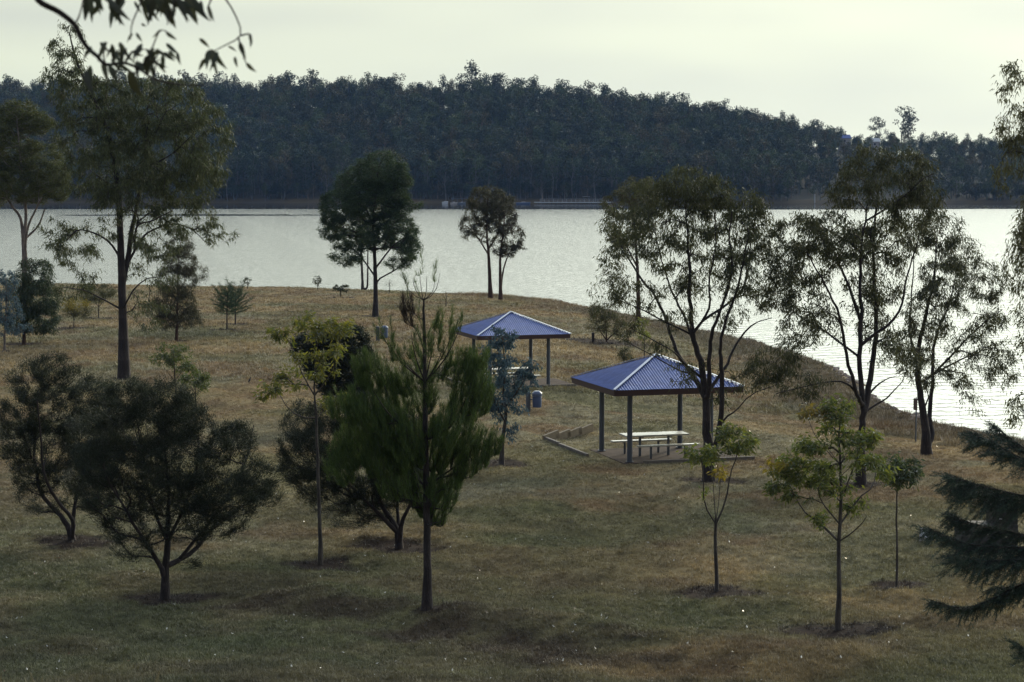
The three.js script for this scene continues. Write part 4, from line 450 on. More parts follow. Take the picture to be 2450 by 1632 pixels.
for (const [base, stems, lobes, label] of [[[425, 990], [[[425, 990], [420, 930], [417, 880], [415, 840]], [[420, 905], [395, 870]], [[420, 910], [445, 870]]], [[415, 838, 38, 16], [388, 860, 26, 12], [432, 868, 30, 14], [445, 885, 22, 12, 0.8]], 'green leafed sapling topping out behind the wide spreading bush'], [[467, 978], [[[467, 978], [468, 945], [466, 915]], [[468, 945], [490, 915]], [[468, 940], [448, 905]]], [[470, 898, 28, 14], [450, 905, 20, 12], [488, 912, 18, 12], [470, 925, 20, 10, 0.6]], 'low forked green sapling beside the taller green sapling']])
  buildTree({ name: 'sapling', label, base, bark: greyBark, leaf: 'feather', habit: { a: [0.055, 0.09, 0.018], b: [0.11, 0.13, 0.022] }, depth: 0.8, per: 11, stems: stems.map((p, k) => ({ p, r: k ? [0.018, 0.007] : [0.045, 0.012] })), lobes });
buildTree({ name: 'sapling', label: 'three stemmed sapling with vase shaped crown in front of the many stemmed gum', base: [1714, 1415], bark: greyBark, leaf: 'feather', depth: 0.7, per: 17, twigStep: 0.2, stems: [{ p: [[1716, 1415], [1712, 1321], [1712, 1254], [1713, 1240]], r: [0.05, 0.03] }, { p: [[1712, 1252], [1684, 1203], [1680, 1153], [1678, 1110], [1672, 1090]], r: [0.02, 0.008] }, { p: [[1713, 1252], [1739, 1190], [1747, 1136], [1762, 1094], [1768, 1050]], r: [0.026, 0.008] }, { p: [[1712, 1245], [1709, 1169], [1705, 1130], [1712, 1090]], r: [0.014, 0.006] }, { p: [[1713, 1245], [1724, 1169], [1725, 1135]], r: [0.012, 0.006] }], lobes: [[1680, 1082, 32, 20], [1718, 1074, 26, 16, 0.8], [1762, 1046, 36, 26, 1.1], [1788, 1062, 22, 18], [1738, 1028, 24, 12], [1724, 1130, 16, 12, 0.8, 0, yellowTint], [1684, 1162, 7, 9, 0.8], [1655, 1095, 14, 10, 0.8]] });
buildTree({ name: 'sapling', label: 'largest of the feathery saplings with layered yellow green tiers', base: [2007, 1508], bark: greyBark, leaf: 'feather', depth: 0.9, per: 17, twigStep: 0.2,
  stems: [{ p: [[2006, 1508], [2008, 1405], [2008, 1296], [2013, 1195], [2011, 1111], [2008, 1047], [2011, 1000]], r: [0.062, 0.012] }, { p: [[2008, 1292], [1962, 1254], [1933, 1233], [1912, 1199], [1900, 1170]], r: [0.026, 0.008] }, { p: [[2009, 1237], [1975, 1212], [1958, 1190], [1950, 1160]], r: [0.02, 0.008] }, { p: [[2011, 1237], [2059, 1199], [2097, 1174], [2112, 1140]], r: [0.022, 0.008] }, { p: [[2009, 1292], [2042, 1258], [2057, 1220]], r: [0.018, 0.007] }, { p: [[2011, 1098], [1992, 1085], [1970, 1062]], r: [0.014, 0.006] }, { p: [[2008, 1100], [1990, 1090], [1954, 1039], [1945, 1001]], r: [0.014, 0.006] }, { p: [[2011, 1100], [2040, 1070], [2060, 1050]], r: [0.014, 0.006] }, { p: [[2009, 1296], [1970, 1262], [1960, 1245]], r: [0.014, 0.006] }],
  lobes: [[2012, 970, 38, 20], [1990, 990, 26, 12, 0.8], [1945, 988, 28, 14, 1, 0, [[0.12, 0.11, 0.02], [0.25, 0.17, 0.02]]], [2000, 1028, 36, 16, 0.9], [1945, 1055, 34, 18], [1935, 1072, 26, 14, 0.9], [2050, 1048, 44, 18], [2082, 1042, 20, 14, 0.9], [2055, 1092, 36, 16], [2092, 1095, 20, 12, 0.8], [1890, 1120, 42, 24, 1.1], [1932, 1135, 48, 28, 1.1], [1874, 1165, 34, 20], [1970, 1125, 26, 20], [1850, 1112, 26, 12, 0.8, 0, yellowTint], [1978, 1155, 30, 18], [2000, 1178, 20, 10, 0.8], [1970, 1242, 24, 13, 0.9], [2055, 1213, 30, 12, 0.9], [2108, 1122, 26, 12, 0.9], [2020, 1165, 20, 12, 0.6]] });
buildTree({ name: 'sapling', label: 'lollipop sapling on a long straight bare stem', base: [2146, 1402], bark: greyBark, leaf: 'feather', habit: { a: [0.04, 0.075, 0.02], b: [0.09, 0.11, 0.024] }, depth: 0.6, per: 22, twigStep: 0.2, stems: [{ p: [[2145, 1402], [2146, 1300], [2145, 1230], [2147, 1170], [2150, 1130]], r: [0.032, 0.012] }], lobes: [[2152, 1128, 36, 20], [2180, 1120, 22, 20], [2130, 1105, 26, 14, 0.9], [2165, 1143, 28, 12], [2114, 1130, 16, 9, 0.8]] });
sprayConifer({ name: 'layered_conifer', label: 'dark layered conifer with drooping needled boughs in front of the barbecue', pos: V(7.75, 0, -30).setY(ground(7.75, -30)), base: [2490, 1745], seed: 9, trunk: [[2517, 1745], [2512, 1500], [2508, 1250], [2500, 1050], [2496, 940]], r: [0.11, 0.02],
  boughs: [[[[2506, 1120], [2430, 1090], [2375, 1058], [2330, 1034]], 0.42], [[[2506, 1105, 0.3], [2450, 1070, 0.4], [2400, 1030, 0.5]], 0.4], [[[2507, 1200], [2420, 1180], [2340, 1160], [2275, 1138]], 0.5], [[[2507, 1215, 0.2], [2430, 1200, 0.4], [2350, 1190, 0.5], [2310, 1180, 0.6]], 0.5], [[[2508, 1310], [2420, 1310], [2310, 1300], [2222, 1264]], 0.5], [[[2508, 1320, -0.2], [2420, 1330, -0.3], [2340, 1330, -0.4], [2270, 1318, -0.5]], 0.5], [[[2509, 1300, 0.3], [2430, 1285, 0.5], [2350, 1270, 0.6], [2300, 1250, 0.7]], 0.45], [[[2510, 1380], [2430, 1405], [2360, 1440], [2300, 1455], [2228, 1436]], 0.34], [[[2510, 1400, 0.3], [2450, 1415, 0.4], [2390, 1420, 0.4]], 0.4], [[[2512, 1580], [2470, 1565], [2432, 1540]], 0.34], [[[2500, 1060], [2480, 1010], [2460, 985]], 0.2]],
  whorls: [[0.35, 0.95, 16, 1.2, -0.08, 0.32, -1.4, 1.4]], gap: 0.011, needles: 150, len: 0.085, wid: 0.0075, a: [0.030, 0.056, 0.042], b: [0.060, 0.092, 0.060], fall: -0.35, sag: -0.25, from: 0.05 });

// ------------------------------------------------------------------ the tree beside the camera: one bough hangs into view
{
  const R = rng(404), D = 6.2, base = V(-3.4, 0, -7.4); base.y = ground(base.x, base.z) - 0.1; const P = base, g = thing('gum_tree', 'overhanging gum with large dark hanging leaves framing the sky', 'tree', P);
  const loc = (px, py, dz = 0) => at(px, py, D + dz).sub(P), wood = new Wood(), trunkTop = V(0.3, 7.5, 0.6);
  const tube = (pts, r0, r1, n, s) => { const c = new THREE.CatmullRomCurve3(pts, false, 'centripetal'); wood.tube(c.getPoints(n), Array.from({ length: n + 1 }, (_, k) => lerp(r0, r1, k / n)), s); return c; };
  tube([V(0, 0, 0), V(0.05, 2.5, 0.1), V(0.2, 5, 0.3), trunkTop], 0.2, 0.09, 14, 10);
  const bough = tube([V(0.12, 4.2, 0.2), V(0.9, 4.35, 0.5), loc(40, -180), loc(70, -60), loc(91, 0), loc(140, 28), loc(179, 60), loc(196, 95), loc(214, 119), loc(231, 133), loc(252, 154), loc(298, 151), loc(333, 165), loc(368, 189), loc(438, 203), loc(491, 204)], 0.012, 0.002, 60, 7);
  const upper = tube([V(0.9, 4.35, 0.5), loc(150, -200, 0.1), loc(260, -110, 0.1), loc(360, -70, 0.1), loc(450, -50, 0), loc(520, -30, 0)], 0.014, 0.003, 26, 5);
  const twigs = [[[179, 60], [192, 30], [205, -40]], [[252, 154], [248, 130], [256, 100]], [[298, 151], [310, 130], [330, 118], [362, 120]], [[333, 165], [352, 140], [366, 110], [385, 72], [400, 76]], [[368, 189], [372, 160], [380, 140]], [[520, -30], [560, 30], [575, 85], [535, 110], [505, 125]], [[575, 85], [598, 82], [603, 100]], [[570, 88], [578, 120], [592, 160]], [[450, -50], [420, 0], [400, 60]], [[360, -70], [335, 10], [315, 60], [312, 95]], [[214, 119], [212, 128]], [[520, -30], [498, 20], [505, 50]]];
  for (const t of twigs) tube(t.map(([x, y]) => loc(x, y, (R() - 0.5) * 0.1)), 0.003, 0.0015, 10, 4);
  part('trunk', wood.geometry(), darkBark, g);
  const leafGeos = [0, 1, 2].map((q) => { const p = [], ix = [], n = 10, bend = [0.12, -0.08, 0.2][q]; for (let k = 0; k <= n; k++) { const u = k / n, w = 0.5 * Math.pow(Math.sin(Math.PI * Math.pow(u, 0.72)), 0.9) * (1 - 0.25 * u); p.push(-w * 0.2 + bend * u * u, -u, 0.03 * Math.sin(u * 3), bend * u * u, -u, 0.012 + 0.03 * Math.sin(u * 3), w * 0.2 + bend * u * u, -u, 0.03 * Math.sin(u * 3)); if (k) { const a = (k - 1) * 3; ix.push(a, a + 3, a + 4, a, a + 4, a + 1, a + 1, a + 4, a + 5, a + 1, a + 5, a + 2); } } const gg = new THREE.BufferGeometry(); gg.setAttribute('position', new THREE.Float32BufferAttribute(p, 3)); gg.setIndex(ix); gg.computeVertexNormals(); return gg; });
  const leafMats = [[0.035, 0.045, 0.02], [0.05, 0.055, 0.022], [0.028, 0.034, 0.02]].map(([r, gr, b]) => new THREE.MeshPhysicalMaterial({ color: new THREE.Color().setRGB(r, gr, b), roughness: 0.5, transmission: 0.25, thickness: 0, side: THREE.DoubleSide }));
  const hang = (px, py, len, tilt, wide = 1, dz = 0) => { const m = part('leaf', leafGeos[Math.floor(R() * 3)], leafMats[Math.floor(R() * 3)], g); m.position.copy(loc(px, py, dz || (R() - 0.5) * 0.12)); const L = 1.15 * len * D / F; m.scale.set(L * (0.95 + 0.6 * R()) * wide, L, L); m.rotation.set((R() - 0.5) * 0.6, (R() - 0.5) * 1.4, tilt); };
  // upper fringe
  for (let k = 0; k < 40; k++) hang(195 + 260 * R(), -44 + 46 * R(), 34 + 40 * R(), (R() - 0.5) * 1.7); for (let k = 0; k < 30; k++) hang(240 + 170 * R(), 100 + 55 * R(), 22 + 22 * R(), (R() - 0.5) * 2.2);
  for (const [x, y, l, t] of [[205, 0, 45, 0.1], [238, 8, 36, -0.5], [262, 2, 60, 0.25], [268, 20, 42, 0.05], [300, 0, 36, -0.7], [345, 0, 48, -0.1], [352, 8, 40, 0.4], [372, 12, 46, -0.6], [384, 0, 40, 0.1], [395, 20, 40, 0.25], [420, 14, 44, -0.3], [445, 10, 44, 0.3], [430, 0, 38, 0.8], [480, 0, 40, 0.1], [498, 12, 36, 0.15], [322, 2, 30, 0.3],
    [214, 118, 30, -0.9], [216, 110, 26, 0.2], [252, 98, 46, -0.35], [286, 100, 40, 0.3], [290, 112, 46, 0.1], [284, 118, 26, -0.6], [318, 80, 24, -0.9], [326, 78, 24, 0.4], [338, 56, 18, 0.9], [362, 112, 34, 0.2], [366, 116, 30, -0.3], [352, 132, 46, -0.2], [358, 138, 44, 0.3], [346, 150, 34, -1.0], [372, 118, 36, 1.1], [392, 124, 30, 0.7], [402, 122, 24, 0.9], [425, 125, 26, -0.1], [378, 152, 26, 0.6], [250, 148, 44, -0.1], [262, 152, 46, 0.15], [216, 156, 50, -0.15], [206, 166, 60, 0.05], [310, 168, 64, 0.05], [320, 170, 56, -0.1], [268, 160, 36, 0.3], [290, 150, 24, -0.4], [300, 128, 26, 0.9], [335, 150, 30, 0.5], [360, 180, 28, 0.3], [384, 70, 26, -0.8], [396, 76, 30, 0.9],
    [505, 116, 58, 0.05], [508, 118, 50, 0.35], [502, 118, 44, -0.3], [522, 122, 46, -0.35], [476, 92, 30, 0.95], [574, 100, 38, 0.15], [580, 118, 24, 0.3], [590, 150, 28, 0.45], [596, 82, 24, 0.35], [600, 92, 20, -0.2], [562, 135, 24, 0.05], [545, 110, 24, 1.2], [492, 140, 30, -0.8], [426, 130, 18, 0.2], [240, 100, 28, 0.5]]) hang(x, y, l, t, 1.15);
  // the rest of the crown, above and beside the camera
  const lv = new Leaves(), limbs = new Wood();
  for (let k = 0; k < 60; k++) { const a = R() * 6.283, rr = 2.6 * Math.sqrt(R()), q = V(trunkTop.x + Math.cos(a) * rr, 5.6 + 3.6 * R(), trunkTop.z + 0.6 + Math.sin(a) * rr), st = V(0.2, 4.2 + 3 * R(), 0.4), c = new THREE.QuadraticBezierCurve3(st, st.clone().lerp(q, 0.5).add(V(0, 0.3, 0)), q); limbs.tube(c.getPoints(6), [0.03, 0.026, 0.022, 0.018, 0.013, 0.009, 0.005], 4); for (let i = 0; i < 60; i++) { const d = V(R() - 0.5, -0.6 - R() * 0.6, R() - 0.5).normalize(), s = V(R() - 0.5, R() - 0.5, R() - 0.5).cross(d).normalize(), v = 0.8 + 0.5 * R(); lv.leaf([q.x + (R() - 0.5) * 1.1, q.y + (R() - 0.5) * 0.9, q.z + (R() - 0.5) * 1.1], d.toArray(), s.toArray(), 0.12 + 0.08 * R(), 0.03, [0.05 * v, 0.058 * v, 0.024 * v]); } }
  part('limbs', limbs.geometry(), darkBark, g); part('crown', lv.geometry(), leafMat, g);
}

// ------------------------------------------------------------------ the wood on the far hill
{
  const R = rng(2024), nVar = 6, trunks = [], crowns = [], both = [];
  for (let v = 0; v < nVar; v++) {
    const wood = new Wood(), lv = new Leaves(), H = 15, lean = (R() - 0.5) * 1.4, fork = H * (0.42 + 0.14 * R()), bend = (y) => V(lean * (y / H) + 0.25 * Math.sin(y * 0.5 + v), y, 0.2 * Math.cos(y * 0.4 + v));
    wood.tube([...Array(9)].map((_, k) => bend(-0.4 + k * (H * 0.86 + 0.4) / 8)), [...Array(9)].map((_, k) => lerp(0.24, 0.05, k / 8)), 5);
    const nc = 11 + Math.floor(R() * 6), wide = 2.0 + R() * 1.2;
    for (let k = 0; k < nc; k++) {
      const a = R() * 6.283, up = 0.42 + 0.58 * Math.pow((k + R()) / nc, 0.8), rr = wide * Math.sqrt(Math.max(0.05, Math.sin(Math.PI * (up - 0.36) / 0.75))) * (0.35 + 0.75 * R()), y = H * up, c = bend(y).add(V(Math.cos(a) * rr, 0, Math.sin(a) * rr)), st = bend(Math.max(fork * 0.8, y - 1.5 - rr * 0.9));
      wood.tube([st, st.clone().lerp(c, 0.5).add(V(0, 0.25, 0)), c], [0.08, 0.055, 0.03], 3);
      const cr = 0.75 + 0.75 * R(), n = Math.round(32 * cr * cr);
      for (let i = 0; i < n; i++) { let x, yy, z; do { x = R() * 2 - 1; yy = R() * 2 - 1; z = R() * 2 - 1; } while (x * x + yy * yy + z * z > 1); const d = V(x + (R() - 0.5), yy * 0.6 - 0.2 + (R() - 0.5), z + (R() - 0.5)).normalize(), s = V(R() - 0.5, R() - 0.5, R() - 0.5).cross(d).normalize(), t = R(), w = 0.7 + 0.6 * R(); lv.leaf([c.x + x * cr, c.y + yy * cr * 0.75, c.z + z * cr], d.toArray(), s.toArray(), 0.46 + 0.36 * R(), 0.28 + 0.2 * R(), mix3([0.034, 0.050, 0.028], [0.078, 0.085, 0.045], t).map((q) => q * w), 0.2); }
    }
    const tg = wood.geometry(), cg = lv.geometry(); trunks.push(tg); crowns.push(cg);
    const a = tg.clone(); a.deleteAttribute('uv'); a.deleteAttribute('normal'); const tc = new Float32Array(a.attributes.position.count * 3); for (let k = 0; k < tc.length; k += 3) { tc[k] = 0.17; tc[k + 1] = 0.16; tc[k + 2] = 0.15; } a.setAttribute('color', new THREE.BufferAttribute(tc, 3)); both.push(mergeGeometries([a, cg]));
  }
  const farBark = std(0.20, 0.185, 0.17, 0.9), farLeaf = new THREE.MeshStandardMaterial({ vertexColors: true, roughness: 0.75, side: THREE.DoubleSide });
  const tints = [[0.7, 0.85, 1.0], [1.0, 1.0, 0.95], [1.6, 1.2, 0.9], [0.6, 0.8, 0.8], [1.3, 1.5, 1.0], [0.9, 1.15, 1.15]], farLeafs = tints.map(([r, g, b]) => { const m = farLeaf.clone(); m.color.setRGB(r, g, b); return m; });
  const spots = [];
  for (let gx = -86; gx <= 86; gx++) for (let gd = 0; gd < 44; gd++) {
    const x = gx * 4.4 + (R() - 0.5) * 5, s = 3.5 + gd * 5.6 + (R() - 0.5) * 5.4, D = farShore(x) + s, px = CX + F * x / D; if (Math.abs(px - CX) > 1225 + 130) continue;
    const clear = smooth(98, 112, x) * (1 - smooth(150, 172, x)) * (1 - smooth(14, 34, s)); if (R() < clear) continue; if (R() < 0.16) continue; if (s > 120 && s < 204 && [2021, 2093].some((h) => Math.abs(px - h) < 17)) continue; if (px > 1930 && R() < 0.25) continue;
    spots.push({ x, s, D, px, h: (s < 16 ? 0.75 + 0.35 * R() : s > 190 ? 0.5 + 0.75 * R() * R() + 0.1 * R() : 0.62 + 0.5 * R()) * lerp(1, 0.68, smooth(1650, 2050, px)) * (s < 9 && R() < 0.3 ? 0.5 : 1), turn: R() * 6.283, v: Math.floor(R() * nVar), t: Math.floor(R() * tints.length), w: 0.85 + 0.35 * R() });
  }
  for (let k = 0; k < 900; k++) { const x = (R() - 0.5) * 420, s = 2 + 46 * R() * R(), D = farShore(x) + s, px = CX + F * x / D; if (Math.abs(px - CX) > 1330) continue; if (R() < 0.7 * smooth(98, 112, x) * (1 - smooth(150, 172, x))) continue; spots.push({ x, s: s + 30, D, px, h: 0.16 + 0.26 * R(), turn: R() * 6.283, v: Math.floor(R() * nVar), t: Math.floor(R() * tints.length), w: 1.5 + R() }); }
  for (const [px, k] of [[1130, 1.5], [1110, 1.1], [1180, 1.15], [1205, 1.2], [1630, 1.15], [1440, 1.1], [535, 1.15], [2100, 1.15], [2155, 1.55], [2170, 1.3], [2255, 0.8], [2235, 0.8], [745, 1.2], [300, 1.2], [1700, 1.0]]) { const D = 1000, x = (px - CX) / F * D; spots.push({ x, s: D - farShore(x), D, px, h: k, turn: R() * 6.283, v: Math.floor(R() * nVar), t: 1, w: 1, keep: true }); }
  // trees that show largest: the front row over the water and those that stand up against the sky
  const rank = spots.map((p) => ({ p, q: p.keep ? 9 : p.s < 18 ? 5 - p.s * 0.05 + p.h : p.s > 196 && p.s < 226 ? 3 + p.h : 0 })).sort((a, b) => b.q - a.q);
  const own = new Set(); let front = 0, top = 0; for (const { p, q } of rank) { if (q >= 9) own.add(p); else if (q >= 4.1 && p.s < 18 && front < 150) { own.add(p); front++; } else if (p.s > 196 && p.s < 226 && top < 130) { own.add(p); top++; } }
  let nOwn = 0;
  for (const p of spots) if (own.has(p)) {
    const f = p.s < 100, g = thing('hillside_gum', f ? 'pale trunked gum in the front row of the far shore' : 'gum standing on the crest of the far hill', 'tree', V(p.x, farGround(p.x, p.D), -p.D), p.turn, f ? 'front row gums of the far shore' : 'gums on the crest of the far hill');
    part('trunk', trunks[p.v], farBark, g); part('crown', crowns[p.v], farLeafs[p.t], g); g.scale.set(p.h * p.w, p.h, p.h * p.w); nOwn++;
  }
  const dummy = new THREE.Object3D(), lists = both.map(() => []); for (const p of spots) if (!own.has(p)) lists[p.v].push(p);
  both.forEach((geo, v) => { const im = new THREE.InstancedMesh(geo, farLeaf, lists[v].length); im.name = numbered('hillside_forest'); im.userData = { kind: 'stuff', label: 'dense blue green gum forest covering the far hill', category: 'forest', group: 'forest masses of the far hill' }; lists[v].forEach((p, k) => { dummy.position.set(p.x, farGround(p.x, p.D), -p.D); dummy.rotation.set(0, p.turn, 0); dummy.scale.set(p.h * p.w, p.h, p.h * p.w); dummy.updateMatrix(); im.setMatrixAt(k, dummy.matrix); im.setColorAt(k, new THREE.Color().setRGB(...tints[p.t])); }); im.castShadow = im.receiveShadow = true; scene.add(im); });
  console.log('far trees', spots.length, 'own', nOwn);
}

// ------------------------------------------------------------------ far shore things
{
  const D = 770, px = (x) => (x - CX) / F * D, y0 = 0.0;
  const j = thing('jetty', 'low pale jetty with railings along the far shore', 'jetty', V(px(1370), 0, -D)), X = (x) => px(x) - px(1370);
  part('deck', box(px(1466) - px(1278), 0.35, 2.4, X(1372), 0.55, 0, 0.05), M.white, j).rotation.y = 0.02;
  for (let k = 0; k <= 16; k++) { part('railing_post', box(0.09, 1.15, 0.09, X(1292 + k * 10.6), 1.28, 1.0, 0.02), M.white, j); part('pile', cyl(0.14, 0.14, 2.6, X(1288 + k * 10.6), -2.1, -0.6, 8), M.darkMetal, j); }
  for (const y of [1.8, 1.3]) part('railing', box(px(1462) - px(1292), 0.07, 0.07, X(1377), y, 1.06, 0.02), M.white, j);
  shade(j);
  const boat = (x, len, col, label, h = 0.8) => { const g = thing('boat', label, 'boat', V(px(x), 0, -D + 4), 0.1, 'boats moored off the far shore'); const s = new THREE.Shape(); s.moveTo(-len / 2, 0.12); s.quadraticCurveTo(-len / 2, -0.25, -len * 0.3, -0.3); s.lineTo(len * 0.3, -0.3); s.quadraticCurveTo(len * 0.45, 0, len / 2, h * 0.75); s.lineTo(-len / 2, h * 0.55); s.closePath(); const q = new THREE.ExtrudeGeometry(s, { depth: 1.3, bevelEnabled: true, bevelSize: 0.15, bevelThickness: 0.3, bevelSegments: 3 }); q.translate(0, 0, -0.65); part('hull', q, col, g); part('cabin', box(len * 0.3, 0.45, 1.0, 0, h * 0.62 + 0.18, 0, 0.12), M.concrete, g); shade(g); };
  boat(1066, 1.9, M.white, 'small white boat moored alone away from the far jetty', 1.2); boat(1087, 2.3, M.concrete, 'low pale boat moored next to a mooring rail', 0.7); boat(1106, 2.6, M.steel, 'grey hulled boat moored next to the low pale boat', 0.7); boat(1252, 5, M.bin, 'blue hulled boat moored at the end of the far jetty', 0.8);
  { const g = thing('mooring_rail', 'thin mooring rail above the small boats', 'railing', V(px(1100), 0, -D - 2)); for (let k = 0; k < 4; k++) part('pile', cyl(0.09, 0.09, 3.2, (k - 1.5) * 1.9, -1, 0, 8), M.steel, g); part('rail', box(6.4, 0.12, 0.12, 0, 1.95, 0, 0.02), M.steel, g); shade(g); }
  { const x = px(1404), z = -(D + 9), g = thing('picnic_awning', 'small flat roofed awning above the far jetty', 'awning', V(x, Math.max(0, farGround(x, -z)) - 0.1, z)); for (const [a, b] of [[-1, -1], [1, -1], [-1, 1], [1, 1]]) part('post', box(0.1, 2.6, 0.1, a * 1.1, 1.3, b * 0.8), M.steel, g); part('roof', box(2.8, 0.14, 2.2, 0, 2.66, 0, 0.03), M.concrete, g); shade(g); }
  for (const [x, y, h, label] of [[1816, 434, 4.0, 'short white pole on the far grassy bank'], [1948, 486, 3.4, 'white marker pole at the water edge of the far bank']]) { const dd = y > 450 ? 778 : 812, wx = (x - CX) / F * dd, gy = Math.max(-0.5, farGround(wx, dd)), g = thing('marker_pole', label, 'pole', V(wx, gy, -dd)); part('shaft', cyl(0.14, 0.16, h, 0, -0.1, 0, 10), M.white, g); part('cap', cyl(0.05, 0.18, 0.12, 0, h - 0.1, 0, 10), M.white, g); shade(g); }
  for (const [x, y, w, mat, label] of [[2021, 330, 4.4, M.roof, 'distant house with a blue grey gable roof among the trees'], [2093, 338, 3.6, M.white, 'distant pale house with a bright gable roof among the trees']]) {
    const dd = 975, p = at(x, y, dd), gy = farGround(p.x, dd), H = Math.max(3, p.y - gy), g = thing('house', label, 'house', V(p.x, gy - 0.2, -dd), 0.2);
    part('wall', box(w, H, 4, 0, H / 2, 0, 0.05), M.concrete, g); const s = new THREE.Shape(); s.moveTo(-2.4, 0); s.lineTo(2.4, 0); s.lineTo(0, 1.7); s.closePath(); const q = new THREE.ExtrudeGeometry(s, { depth: w + 0.8, bevelEnabled: false }); q.translate(0, H + 0.01, -(w + 0.8) / 2); q.rotateY(Math.PI / 2); part('roof', q, mat, g); part('window', box(0.9, 0.9, 0.1, -0.7, H - 1.2, 2.03, 0.02), M.black, g); shade(g);
  }
}

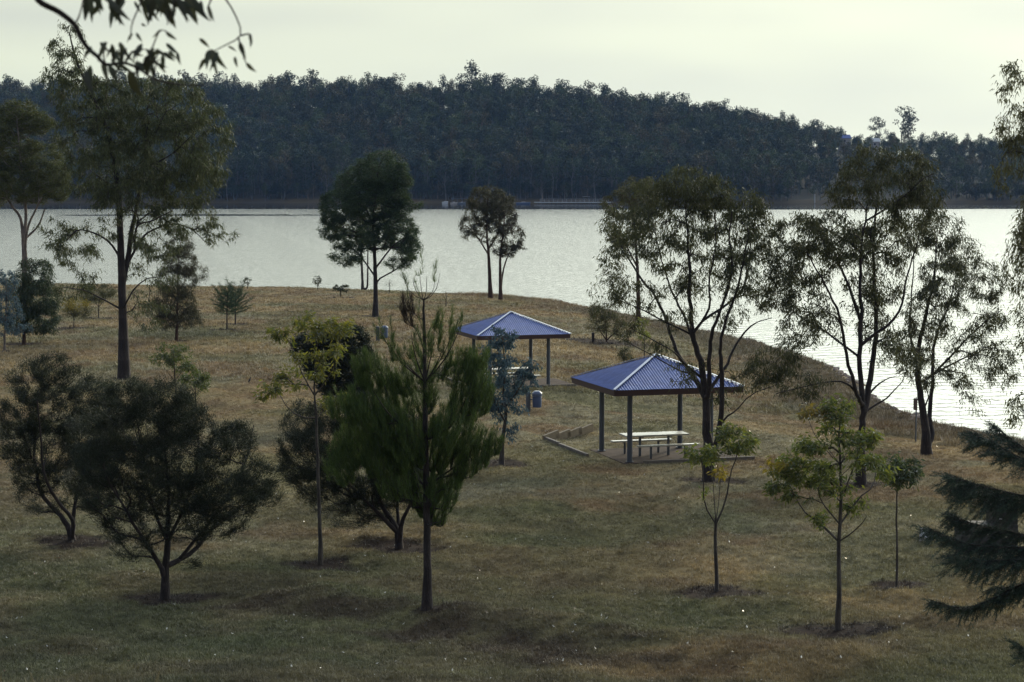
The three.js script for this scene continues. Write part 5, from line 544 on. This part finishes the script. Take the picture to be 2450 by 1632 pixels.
// ------------------------------------------------------------------ grass, litter, shore stones
{
  const R = rng(99), blade = (n, hgt, spread, wid) => { const lv = new Leaves(); for (let k = 0; k < n; k++) { const a = R() * 6.283, l = 0.35 + 0.75 * R(), d = V(Math.cos(a) * l, 0.6 + R() * 0.7, Math.sin(a) * l).normalize(), s = V(-Math.sin(a), 0, Math.cos(a)), t = 0.75 + 0.5 * R(); lv.leaf([(R() - 0.5) * spread, -0.01, (R() - 0.5) * spread], d.toArray(), s.toArray(), hgt * (0.6 + 0.7 * R()), wid, [t, t, t], 0.1); } return lv.geometry(); };
  const grassMat = new THREE.MeshPhysicalMaterial({ color: 0xffffff, vertexColors: true, roughness: 0.7, transmission: 0.35, thickness: 0, side: THREE.DoubleSide });
  const dummy = new THREE.Object3D(), col = new THREE.Color();
  function scatter(name, label, geo, n, pick, size, tone) { const im = new THREE.InstancedMesh(geo, grassMat, n); im.name = numbered(name); im.userData = { kind: 'stuff', label, category: 'grass' }; let k = 0, guard = 0; while (k < n && guard++ < n * 4) { const [x, D] = pick(); if (shoreDistance(x, D) < 0.6) continue; const off = [pavA, pavB].some((p) => { const a = p === pavA ? TURN_A : TURN_B, ux = x - p.x, uz = -(D - p.D), lx = ux * Math.cos(a) - uz * Math.sin(a), lz = ux * Math.sin(a) + uz * Math.cos(a); return lx > -1.8 && lx < 2.9 && lz > -2.05 && lz < 1.82; }); if (off) continue; const c = lawnColour(x, D); if (c[0] < 0.05 && c[1] < 0.04 && R() < 0.8) continue; const s = size(x, D); dummy.position.set(x, ground(x, -D), -D); dummy.rotation.set((R() - 0.5) * 0.3, R() * 6.283, (R() - 0.5) * 0.3); dummy.scale.set(s * (0.8 + 0.5 * R()), s * (0.6 + 0.8 * R()), s * (0.8 + 0.5 * R())); dummy.updateMatrix(); im.setMatrixAt(k, dummy.matrix); const t = tone * (0.7 + 0.7 * R()); im.setColorAt(k, col.setRGB(c[0] * t * 1.05, c[1] * t * 1.05, c[2] * t)); k++; } im.count = k; im.receiveShadow = true; im.castShadow = true; scene.add(im); }
  const wedge = (d0, d1, p) => () => { const D = d0 + (d1 - d0) * Math.pow(R(), p); return [(R() * 2 - 1) * (0.25 * D + 1.5), D]; };
  scatter('short_grass', 'short dry mown grass of the nearer lawn', blade(10, 0.058, 0.15, 0.013), 190000, wedge(35, 100, 1.3), () => 0.8 + 0.5 * R(), 1.15);
  scatter('short_grass', 'short dry mown grass toward the lake', blade(9, 0.11, 0.3, 0.03), 45000, wedge(98, 228, 1.1), () => 1.0 + 0.5 * R(), 1.15);
  scatter('grass_tufts', 'longer grass tufts dotted over the lawn', blade(16, 0.085, 0.3, 0.014), 9000, wedge(36, 100, 1.7), () => 0.7 + 0.6 * R(), 1.0);
  scatter('bank_grass', 'rough brown grass along the lake bank', blade(14, 0.3, 0.3, 0.02), 5000, () => { const k = 4 + Math.floor(R() * 9), t = R(), q = 0.8 + 6.5 * R(); return [lerp(shore[k][0], shore[k + 1][0], t) - q * 0.85, lerp(shore[k][1], shore[k + 1][1], t) - q * 0.6]; }, () => 0.6 + 0.6 * R(), 1.0);
  scatter('hill_grass', 'long brown grass on the slope below the camera', blade(16, 0.26, 0.2, 0.012), 5000, () => [-5.5 + 8 * R(), 6.5 + 8 * R()], () => 0.7 + 0.6 * R(), 1.1);
  // pale scraps and fallen leaves that glint in the grass
  const lit = new Leaves(); lit.leaf([0, 0.02, 0], [0.94, 0.34, 0], [0, 0, 1], 0.09, 0.05, [1, 1, 1], 0.3); const lm = new THREE.MeshStandardMaterial({ vertexColors: true, roughness: 0.35, side: THREE.DoubleSide }), im = new THREE.InstancedMesh(lit.geometry(), lm, 700); im.name = 'fallen_leaves'; im.userData = { kind: 'stuff', label: 'pale fallen leaves scattered in the grass', category: 'leaf litter' };
  for (let k = 0; k < 700; k++) { const [x, D] = wedge(37, 95, 1.3)(); dummy.position.set(x, ground(x, -D) + 0.045, -D); dummy.rotation.set((R() - 0.5) * 0.8, R() * 6.28, (R() - 0.5) * 0.8); dummy.scale.setScalar(0.35 + 0.5 * R()); dummy.updateMatrix(); im.setMatrixAt(k, dummy.matrix); const b = R() < 0.75 ? [0.62, 0.6, 0.52] : [0.2, 0.09, 0.04]; im.setColorAt(k, col.setRGB(...b)); } scene.add(im);
  const rock = new THREE.IcosahedronGeometry(0.16, 1); { const p = rock.attributes.position; for (let k = 0; k < p.count; k++) { const f = 0.75 + 0.5 * noise(p.getX(k) * 9 + 3, p.getY(k) * 9 + p.getZ(k) * 5); p.setXYZ(k, p.getX(k) * f * 1.4, p.getY(k) * f * 0.7, p.getZ(k) * f); } rock.computeVertexNormals(); }
  const rm = new THREE.InstancedMesh(rock, std(1, 1, 1, 0.9), 1500); rm.name = 'shore_stones'; rm.userData = { kind: 'stuff', label: 'brown stones lining the water edge', category: 'stones' };
  for (let k = 0; k < 1500; k++) { const q = 5 + Math.floor(R() * 8), t = R(), o = -0.3 + 1.9 * R() * R(), x = lerp(shore[q][0], shore[q + 1][0], t) - o * 0.8, D = lerp(shore[q][1], shore[q + 1][1], t) - o * 0.7; dummy.position.set(x, ground(x, -D) + 0.01, -D); dummy.rotation.set(R() * 0.5, R() * 6.28, R() * 0.5); dummy.scale.setScalar(0.4 + 1.1 * R() * R()); dummy.updateMatrix(); rm.setMatrixAt(k, dummy.matrix); const c = 0.8 + 0.5 * R(); rm.setColorAt(k, col.setRGB(0.22 * c, 0.17 * c, 0.135 * c)); } rm.castShadow = rm.receiveShadow = true; scene.add(rm);
}
let tris = 0; scene.traverse((o) => { if (o.isMesh && !o.isInstancedMesh) tris += (o.geometry.index ? o.geometry.index.count : o.geometry.attributes.position.count) / 3; }); console.log('triangles', Math.round(tris));
renderer.render(scene, camera);
